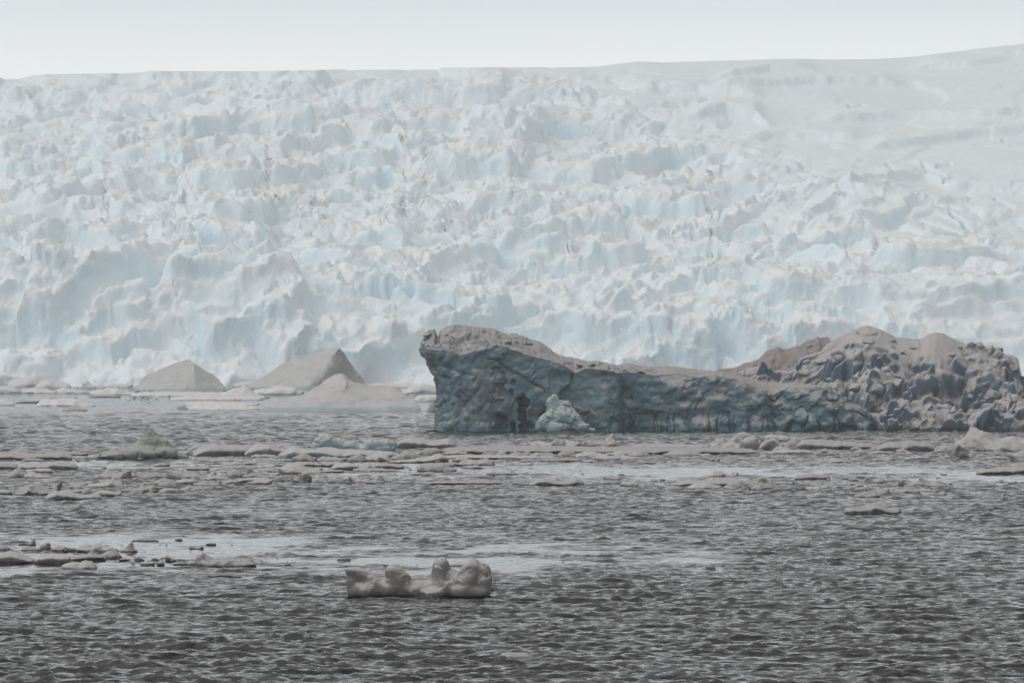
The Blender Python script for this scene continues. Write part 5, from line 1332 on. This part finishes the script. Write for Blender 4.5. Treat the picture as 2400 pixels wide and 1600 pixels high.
 ('rub', [(1754, 1143), (1772, 1134), (1784, 1126), (1800, 1127), (1814, 1125), (1820, 1133), (1834, 1137), (1839, 1144)], 1149, 'growler', 'tall knobbly lump ending the many lobed floe', GR, G_LOOSE),
 ('lump', [(1736, 1130), (1750, 1123), (1770, 1130)], 1134, 'ice_floe', 'small hump behind the tall knobbly lump', F, G_LOOSE),
 ('rub', [(1414, 1120), (1425, 1115), (1440, 1118), (1457, 1119)], 1125, 'ice_floe', 'small paired floe left of the many lobed one', F, G_LOOSE),
 ('lump', [(1449, 1112), (1456, 1110), (1465, 1113)], 1114, 'brash_ice', 'dark chip behind the small paired floe', 'brash ice', G_LOOSE),
 ('lump', [(1454, 1134), (1468, 1128), (1484, 1129), (1496, 1134)], 1140, 'ice_floe', 'low dome floating right below the small paired floe', F, G_LOOSE),
 ('slab', [(1863, 1121), (1882, 1114), (1905, 1112), (1935, 1113), (1945, 1118)], 1126, 'ice_floe', 'smooth thick bar right of the pointed floe', F, G_LOOSE),
 ('rub', [(2022, 1127), (2030, 1120), (2040, 1122), (2045, 1127)], 1130, 'growler', 'dark cobble left of the hump with a spike', GR, G_LOOSE),
 ('shard', [(2047, 1128), (2056, 1121), (2061, 1116), (2066, 1122), (2072, 1129)], 1132, 'growler', 'grey hump with a small spike, beside a dark cobble', GR, G_LOOSE),
 ('slab', [(2066, 1126), (2090, 1123), (2120, 1123), (2131, 1126)], 1129, 'ice_floe', 'thin brown bar behind the hump with a spike', F, G_LOOSE),
 ('shard', [(2104, 1132), (2108, 1127), (2116, 1127), (2121, 1134), (2124, 1138)], 1140, 'growler', 'leaning dark stub beside the pale dome', GR, G_LOOSE),
 ('lump', [(2128, 1138), (2140, 1129), (2152, 1126), (2164, 1130), (2176, 1138)], 1141, 'growler', 'pale smooth dome between a dark stub and a long wedge', GR, G_LOOSE),
 ('shard', [(2154, 1124), (2162, 1122), (2176, 1127), (2194, 1129), (2208, 1134), (2221, 1139)], 1141, 'ice_floe', 'long dark wedge tapering away from the pale dome', F, G_LOOSE),
 ('lump', [(1867, 1142), (1874, 1133), (1885, 1133), (1896, 1141)], 1146, 'growler', 'pale knob with a flat grey tail below the smooth thick bar', GR, G_LOOSE),
 ('lump', [(1880, 1147), (1900, 1141), (1920, 1142), (1932, 1147)], 1150, 'ice_floe', 'flat grey pad in front of the pale knob', F, G_LOOSE),
 ('rub', [(1886, 1133), (1905, 1131), (1924, 1128), (1934, 1133)], 1137, 'ice_floe', 'low lumpy bar just below the smooth thick bar', F, G_LOOSE),
 ('rub', [(1935, 1135), (1960, 1134), (1985, 1133), (2006, 1136)], 1138, 'brash_ice', 'dark string of brash between the smooth bar and the dark cobble', 'brash ice', G_LOOSE),
 ('lump', [(2002, 1147), (2018, 1142), (2034, 1147)], 1150, 'ice_floe', 'small grey pad above the hammer shaped pair', F, G_LOOSE),
 ('lump', [(2054, 1154), (2064, 1147), (2082, 1144), (2086, 1154)], 1160, 'growler', 'squared lump with a bar of ice running off it', GR, G_LOOSE),
 ('rub', [(1994, 1163), (2015, 1160), (2032, 1155), (2052, 1154), (2066, 1161)], 1166, 'ice_floe', 'low pale floe in front of the squared lump', F, G_LOOSE),
 ('slab', [(2086, 1152), (2115, 1150), (2126, 1146), (2136, 1151), (2158, 1152)], 1156, 'ice_floe', 'slender bar of ice running off the squared lump', F, G_LOOSE),
 ('lump', [(2159, 1162), (2168, 1157), (2180, 1162)], 1165, 'brash_ice', 'dark chip below the end of the slender bar', 'brash ice', G_LOOSE),
 ('rub', [(2195, 1158), (2208, 1152), (2216, 1153), (2226, 1159)], 1161, 'brash_ice', 'grey crumbled chip after the slender bar', 'brash ice', G_LOOSE),
 ('lump', [(2334, 1128), (2345, 1124), (2358, 1129)], 1132, 'ice_floe', 'grey pad by itself near the white streak', F, G_LOOSE),
 ('rub', [(2364, 1131), (2378, 1128), (2390, 1132)], 1134, 'brash_ice', 'dark crumbs just past the lone grey pad', 'brash ice', G_LOOSE),
 ('lump', [(1972, 1122), (1980, 1119), (1990, 1123)], 1125, 'brash_ice', 'small grey chip right of the smooth thick bar', 'brash ice', G_LOOSE),
 ('rub', [(1990, 1125), (2004, 1121), (2014, 1126)], 1128, 'brash_ice', 'little ragged chip next to the dark cobble', 'brash ice', G_LOOSE),
 ('slab', [(1977, 1200), (1984, 1191), (2008, 1190), (2030, 1187), (2052, 1182), (2066, 1185), (2085, 1192), (2108, 1189), (2116, 1197)], 1207, 'ice_floe', 'lone snow floe with a black undercut in open ruffled water', F, G_LOOSE),
 # near drift at the left
 ('rub', [(-20, 1285), (0, 1281), (12, 1282), (26, 1289)], 1291, 'ice_floe', 'grey hummocks cut by the frame edge behind the near slab', F, G_NEAR),
 ('shard', [(66, 1276), (72, 1270), (77, 1262), (81, 1266), (83, 1277)], 1280, 'brash_ice', 'upright fin of ice behind the near brash row', 'brash ice', G_NEAR),
 ('slab', [(42, 1275), (56, 1273), (68, 1275)], 1277, 'brash_ice', 'thin sliver at the foot of the upright fin', 'brash ice', G_NEAR),
 ('rub', [(48, 1288), (65, 1283), (82, 1284), (100, 1289)], 1292, 'ice_floe', 'low rough strip starting the near brash row', F, G_NEAR),
 ('lump', [(93, 1284), (100, 1275), (110, 1273), (117, 1280), (118, 1286)], 1289, 'growler', 'squat rounded block in the near brash row', GR, G_NEAR),
 ('rub', [(118, 1288), (130, 1282), (152, 1281), (160, 1288)], 1292, 'ice_floe', 'flat rough piece after the squat rounded block', F, G_NEAR),
 ('rub', [(156, 1290), (170, 1284), (186, 1288)], 1292, 'brash_ice', 'low crumbs between the rough piece and the peaked heap', 'brash ice', G_NEAR),
 ('rub', [(178, 1289), (192, 1278), (203, 1275), (218, 1282), (232, 1281), (255, 1286), (278, 1290)], 1294, 'ice_floe', 'long peaked heap in the near brash row', F, G_NEAR),
 ('shard', [(280, 1290), (298, 1281), (307, 1272), (313, 1275), (314, 1286), (323, 1289)], 1294, 'growler', 'boot shaped lump ending the near brash row', GR, G_NEAR),
 ('slab', [(-25, 1304), (0, 1297), (20, 1294), (38, 1297), (52, 1303), (66, 1308), (82, 1312)], 1321, 'ice_floe', 'thick near slab cut by the frame edge with a black waterline', F, G_NEAR),
 ('slab', [(78, 1312), (92, 1302), (120, 1300), (150, 1301), (165, 1304), (167, 1310)], 1322, 'ice_floe', 'thick square ended slab next to the frame edge slab', F, G_NEAR),
 ('shard', [(190, 1304), (205, 1296), (215, 1290), (224, 1286), (232, 1292), (237, 1302)], 1312, 'growler', 'pointed hump riding behind the long low ledge', GR, G_NEAR),
 ('slab', [(164, 1312), (185, 1304), (210, 1301), (240, 1303), (248, 1308)], 1314, 'ice_floe', 'long low ledge after the thick square ended slab', F, G_NEAR),
 ('lump', [(238, 1303), (250, 1295), (265, 1293), (276, 1296), (287, 1305)], 1309, 'growler', 'smooth wedge beside the pointed hump', GR, G_NEAR),
 ('slab', [(278, 1311), (290, 1308), (303, 1311)], 1314, 'brash_ice', 'thin dark end of ice after the smooth wedge', 'brash ice', G_NEAR),
 ('lump', [(141, 1332), (155, 1324), (168, 1317), (178, 1317), (186, 1321), (198, 1316), (212, 1316), (221, 1326), (225, 1333)], 1336, 'growler', 'double humped grey lump in front of the thick square ended slab', GR, G_NEAR),
 ('rub', [(455, 1316), (458, 1303), (474, 1302), (486, 1307), (500, 1311), (530, 1313), (560, 1316), (590, 1319), (601, 1323)], 1329, 'ice_floe', 'long floe with a raised ragged end in the near slick', F, G_NEAR),
 ('slab', [(438, 1320), (448, 1316), (460, 1318)], 1328, 'ice_floe', 'grey stub at the raised end of the long near floe', F, G_NEAR),
 ('rub', [(330, 1322), (345, 1316), (362, 1318)], 1324, 'brash_ice', 'dark brash lump in the near slick, closest to the smooth wedge', 'brash ice', G_NEAR),
 ('shard', [(313, 1312), (320, 1308), (325, 1303), (330, 1310), (340, 1313)], 1314, 'brash_ice', 'spiky dark brash behind the closest dark lump', 'brash ice', G_NEAR),
 ('rub', [(368, 1322), (376, 1314), (386, 1320)], 1325, 'brash_ice', 'round dark brash lump in the near slick', 'brash ice', G_NEAR),
 ('shard', [(354, 1312), (362, 1307), (372, 1312)], 1314, 'brash_ice', 'dark pointed chip behind the round dark brash lump', 'brash ice', G_NEAR),
 ('rub', [(386, 1311), (392, 1304), (402, 1310), (412, 1313)], 1315, 'brash_ice', 'pinkish jagged chip before the long near floe', 'brash ice', G_NEAR),
 ('slab', [(405, 1321), (425, 1319), (440, 1321)], 1324, 'brash_ice', 'flat dark strip leading to the grey stub', 'brash ice', G_NEAR),
 ('shard', [(443, 1282), (446, 1279), (455, 1284), (468, 1285), (473, 1280), (477, 1285)], 1287, 'brash_ice', 'little cradle shaped piece behind the long near floe', 'brash ice', G_NEAR),
 ('slab', [(482, 1275), (492, 1272), (506, 1273)], 1278, 'brash_ice', 'small oblong chip above the cradle shaped piece', 'brash ice', G_NEAR),
 ('rub', [(308, 1267), (330, 1265), (350, 1266), (370, 1267)], 1269, 'brash_ice', 'faint dark line of brash on the far side of the near slick', 'brash ice', G_NEAR),
 ('lump', [(410, 1265), (420, 1260), (428, 1265)], 1267, 'brash_ice', 'small grey knob at the end of the faint dark line', 'brash ice', G_NEAR),
 ('drk', [(485, 1349), (510, 1345), (535, 1346), (562, 1350)], 1354, 'ice_floe', 'dark waterlogged slab in front of the long near floe', F, G_NEAR),
 ('drk', [(135, 1346), (146, 1341), (158, 1347)], 1350, 'brash_ice', 'dark awash lump below the double humped lump', 'brash ice', G_NEAR),
 ('drk', [(603, 1324), (640, 1323), (668, 1324), (674, 1320), (680, 1324)], 1326, 'brash_ice', 'dark string of brash trailing from the long near floe', 'brash ice', G_NEAR),
 ('gry', [(64, 1448), (76, 1438), (90, 1436), (103, 1446)], 1452, 'growler', 'grey dome awash in the near ripples', GR, G_LOOSE),
 # small pieces awash on the open water
 ('gry', [(1861, 1280), (1866, 1270), (1878, 1266), (1896, 1267), (1903, 1278)], 1283, 'growler', 'grey rounded block with a flat tail on the open water', GR, G_LOOSE),
 ('gry', [(1654, 1331), (1660, 1324), (1668, 1320), (1675, 1325), (1678, 1332)], 1335, 'growler', 'small dark ball of ice on the open water', GR, G_LOOSE),
 ('gry', [(1715, 1331), (1730, 1326), (1745, 1328), (1756, 1332)], 1334, 'brash_ice', 'flat grey piece beside the small dark ball', 'brash ice', G_LOOSE),
 ('gry', [(1700, 1389), (1715, 1383), (1740, 1383), (1757, 1389)], 1393, 'growler', 'low grey pad nearly awash below the small dark ball', GR, G_LOOSE),
 ('gry', [(2218, 1580), (2230, 1568), (2250, 1566), (2261, 1578)], 1583, 'growler', 'grey block awash in the ripples of the bottom corner', GR, G_LOOSE),
 ('gry', [(1167, 1545), (1178, 1534), (1200, 1532), (1235, 1534), (1251, 1543)], 1549, 'growler', 'low grey bar awash below the four humped lump', GR, G_LOOSE),
 ('gry', [(722, 1195), (735, 1189), (750, 1190), (765, 1196)], 1198, 'growler', 'grey pad by itself on the ruffled water below the drift', GR, G_LOOSE),
 ('drk', [(1020, 1596), (1030, 1588), (1046, 1594)], 1598, 'brash_ice', 'black chip at the bottom edge of the water', 'brash ice', G_LOOSE),
 ('gry', [(790, 1311), (805, 1307), (822, 1310)], 1314, 'brash_ice', 'small grey slab floating just behind the four humped lump', 'brash ice', G_LOOSE),
 ('gry', [(1390, 1242), (1405, 1238), (1420, 1242)], 1245, 'brash_ice', 'faint grey chip alone in mid water', 'brash ice', G_LOOSE),
 ('gry', [(1290, 1488), (1305, 1482), (1325, 1487)], 1491, 'brash_ice', 'faint grey patch of ice awash right of the four humped lump', 'brash ice', G_LOOSE),
 # far shore
 ('pale', [(-30, 946), (0, 938), (20, 940), (34, 946)], 951, 'ice_floe', 'far snow floe at the frame edge before the glacier foot', F, G_FAR),
 ('slab', [(34, 943), (55, 938), (92, 939)], 945, 'ice_floe', 'dark edged slab between two far snow floes', F, G_FAR),
 ('pale', [(84, 946), (98, 937), (130, 935), (170, 936), (190, 942), (222, 949)], 953, 'ice_floe', 'long low snow floe far out before the glacier foot', F, G_FAR),
 ('rub', [(146, 962), (165, 956), (185, 958), (202, 961)], 964, 'brash_ice', 'greenish strip of brash nearer than the long low snow floe', 'brash ice', G_FAR),
 ('slab', [(208, 928), (240, 926), (282, 927)], 931, 'ice_floe', 'thin ruler straight slab before the tent shaped berg', F, G_FAR),
 ('pale', [(-30, 912), (0, 905), (30, 906), (48, 914)], 922, 'ice_floe', 'lumpy shore floe at the frame edge', F, G_FAR),
 ('pale', [(46, 915), (70, 908), (100, 911), (135, 916)], 922, 'ice_floe', 'low brash floe along the shore, after the frame edge one', F, G_FAR),
 ('pale', [(130, 914), (150, 909), (175, 912), (210, 916)], 922, 'ice_floe', 'low brash floe below the bouldered shore heap', F, G_FAR),
 ('pale', [(205, 918), (230, 913), (262, 908), (272, 908), (284, 916), (320, 920)], 925, 'ice_floe', 'brash floe with a grey knob under the tent shaped berg', F, G_FAR),
 ('pale', [(-30, 890), (0, 878), (20, 882), (40, 892)], 902, 'ice_floe', 'white heap at the frame edge right under the glacier', F, G_FAR),
 ('pale', [(15, 898), (30, 888), (60, 880), (80, 879), (100, 890), (118, 900)], 906, 'iceberg', 'broad rounded shore berg hugging the glacier foot', 'iceberg', G_FAR),
 ('pale', [(80, 906), (95, 893), (110, 888), (130, 892), (150, 897), (165, 905)], 913, 'iceberg', 'shore heap with a white streaked face', 'iceberg', G_FAR),
 ('pale', [(160, 896), (164, 887), (178, 887), (182, 896)], 902, 'growler', 'square boulder of ice set on the shore brash', GR, G_FAR),
 ('pale', [(190, 898), (200, 891), (208, 893), (216, 901), (245, 906)], 909, 'ice_floe', 'peaked brash bank under the glacier', F, G_FAR),
 ('pale', [(240, 902), (270, 899), (310, 901)], 908, 'ice_floe', 'white snow bank against the tent shaped berg', F, G_FAR),
 ('pale', [(300, 922), (340, 918), (400, 918), (460, 919), (540, 920), (600, 922)], 929, 'ice_floe', 'pale plate lying along the front of the tent shaped berg', F, G_FAR),
 ('pale', [(395, 932), (430, 929), (500, 928), (580, 930), (612, 933)], 938, 'ice_floe', 'second pale plate between the tent and the swooping berg', F, G_FAR),
 ('pale', [(500, 930), (520, 922), (540, 914), (555, 910), (570, 905), (585, 912), (600, 922), (625, 928)], 934, 'ice_floe', 'rubble heap between the tent and the swooping berg', F, G_FAR),
 ('pale', [(590, 918), (620, 908), (660, 905), (690, 908), (712, 918)], 926, 'ice_floe', 'bank of brash behind the near slope of the swooping berg', F, G_FAR),
 ('pale', [(545, 900), (570, 894), (590, 892), (610, 898)], 908, 'ice_floe', 'white bank in the gap between the two tented bergs', F, G_FAR),
 ('pale', [(420, 946), (460, 942), (520, 943), (605, 945)], 950, 'ice_floe', 'thin pale plate beyond the dark flecked one', F, G_FAR),
 ('pale', [(437, 953), (460, 949), (520, 949), (580, 951), (608, 954)], 961, 'ice_floe', 'widest pale plate beside the swooping berg', F, G_FAR),
 ('pale', [(413, 957), (420, 946), (430, 947), (440, 956)], 961, 'growler', 'pinkish knob at the end of the widest pale plate', GR, G_FAR),
 ('drk', [(541, 944), (555, 943), (568, 945)], 949, 'brash_ice', 'dark brown fleck of ice on the pale plate', 'brash ice', G_FAR),
 ('pale', [(860, 904), (885, 898), (920, 900), (960, 900), (1000, 902)], 908, 'ice_floe', 'white shore bank behind the end of the swooping berg', F, G_FAR),
 ('pale', [(940, 916), (965, 906), (990, 899), (1010, 903), (1030, 912)], 922, 'ice_floe', 'bank of brash showing left of the blue cliff', F, G_FAR),
 ('pale', [(960, 936), (985, 926), (1010, 924), (1030, 930)], 942, 'ice_floe', 'pale plate tucked behind the end of the cliff', F, G_FAR),
 ('gry', [(1001, 966), (1006, 946), (1012, 941), (1020, 945), (1024, 962)], 968, 'growler', 'small grey shard by the end of the blue cliff', GR, G_FAR),
]
STY = {'slab': ('slab', M_FLOE), 'lump': ('lump', M_FLOE), 'shard': ('shard', M_FLOE), 'rub': ('lump', M_FLOE), 'blu': ('slab', M_BLUE), 'pale': ('lump', M_PALE), 'gry': ('lump', M_GREY), 'drk': ('slab', M_DARK)}
for k, (st, outline, base_py, nm, label, cat, grp) in enumerate(FLOES):
    sty, mat = STY[st]
    wpx = outline[-1][0] - outline[0][0]
    lump = {'rub': 0.30, 'shard': 0.14, 'slab': 0.15, 'lump': 0.15, 'pale': 0.16, 'blu': 0.2, 'gry': 0.12, 'drk': 0.2}[st]
    dep = None
    if st == 'pale': dep = min(16.0, wpx * depth_of(base_py) / FPX * 0.5)
    if 'longest flat' in label and label.startswith('longest'): dep = 9.0
    mat2 = M_GREY if ('clear' in label or 'grey dome' in label) else mat
    if 'snow' in label and st == 'slab' and base_py > 1050 and base_py < 1080: mat2 = M_FLOE
    ice_piece(nm, outline, base_py, sty, k + 1, label, cat, mat2, grp, depth=dep, lump=lump)

# crumbs of brash nobody could count, trailing along the edges of the drift
def build_crumbs(name, label, mat, seed, rows, lo, hi):
    rng = np.random.RandomState(seed)
    vs, fs, n0 = [], [], 0
    tm = [block_mesh('crumb', seed + k, n=1, rough=0.1) for k in range(4)]
    cos = []
    for t in tm:
        co = np.empty(len(t.vertices) * 3)
        t.vertices.foreach_get('co', co)
        cos.append(co.reshape(-1, 3))
    fc = np.array([tuple(p.vertices) for p in tm[0].polygons])
    for (y0, y1, x0, x1, n) in rows:
        for _ in range(n):
            co = cos[rng.randint(4)]
            py, px = rng.uniform(y0, y1), rng.uniform(x0, x1)
            d = depth_of(py)
            s = d / FPX * (lo + (hi - lo) * rng.rand() ** 2.2)
            a = rng.uniform(-0.5, 0.5)
            v = co * np.array([s * rng.uniform(1, 2.6), s * 1.2, s * rng.uniform(0.45, 1.0)])
            v = np.stack([v[:, 0] * math.cos(a) - v[:, 1] * math.sin(a), v[:, 0] * math.sin(a) + v[:, 1] * math.cos(a), v[:, 2]], 1)
            vs.append(v + np.array([(px - 1200) * d / FPX, d, 0.04 + 0.3 * s]))
            fs.append(fc + n0)
            n0 += len(co)
    me = mesh_np(name, np.concatenate(vs), np.concatenate(fs))
    o = link(name, me, mat)
    for t in tm: bpy.data.meshes.remove(t)
    tag(o, label, kind='stuff')
build_crumbs('brash_crumbs', 'countless small dark crumbs of brash ice on the water', M_DARK, 77,
             [(1075, 1090, 1160, 1520, 60), (1100, 1125, 1100, 1450, 50), (1128, 1140, 1380, 2100, 80), (1104, 1150, 280, 900, 50), (1308, 1328, 290, 700, 34), (1326, 1334, 830, 1000, 12), (1270, 1300, 100, 560, 30),
              (915, 945, 30, 620, 80), (1060, 1085, 1900, 2400, 40), (1340, 1400, 200, 760, 20), (1200, 1560, 700, 2380, 40)], 1.5, 4.5)
build_crumbs('brash_slush', 'pale slush and broken bits of ice filling the gaps of the drift', M_FLOE, 91,
             [(1062, 1076, 900, 1560, 260), (1074, 1086, 640, 1120, 150), (1084, 1110, 640, 1110, 130), (1103, 1150, 280, 720, 330), (1118, 1134, 700, 900, 80), (1056, 1070, 1760, 2200, 170), (1040, 1074, 2190, 2410, 190),
              (1040, 1056, 1640, 1900, 110), (1034, 1052, 1210, 1480, 120), (1104, 1122, 120, 300, 60), (1140, 1168, 20, 300, 110), (1124, 1146, 1540, 1860, 120), (1112, 1160, 1860, 2230, 130), (1286, 1318, 0, 340, 110), (1312, 1326, 290, 470, 60),
              (1070, 1100, 0, 220, 60), (1060, 1080, 200, 480, 60), (1072, 1084, 1230, 1560, 90), (896, 924, 0, 330, 260), (905, 940, 300, 640, 260), (900, 935, 880, 1030, 120)], 2.0, 9.0)
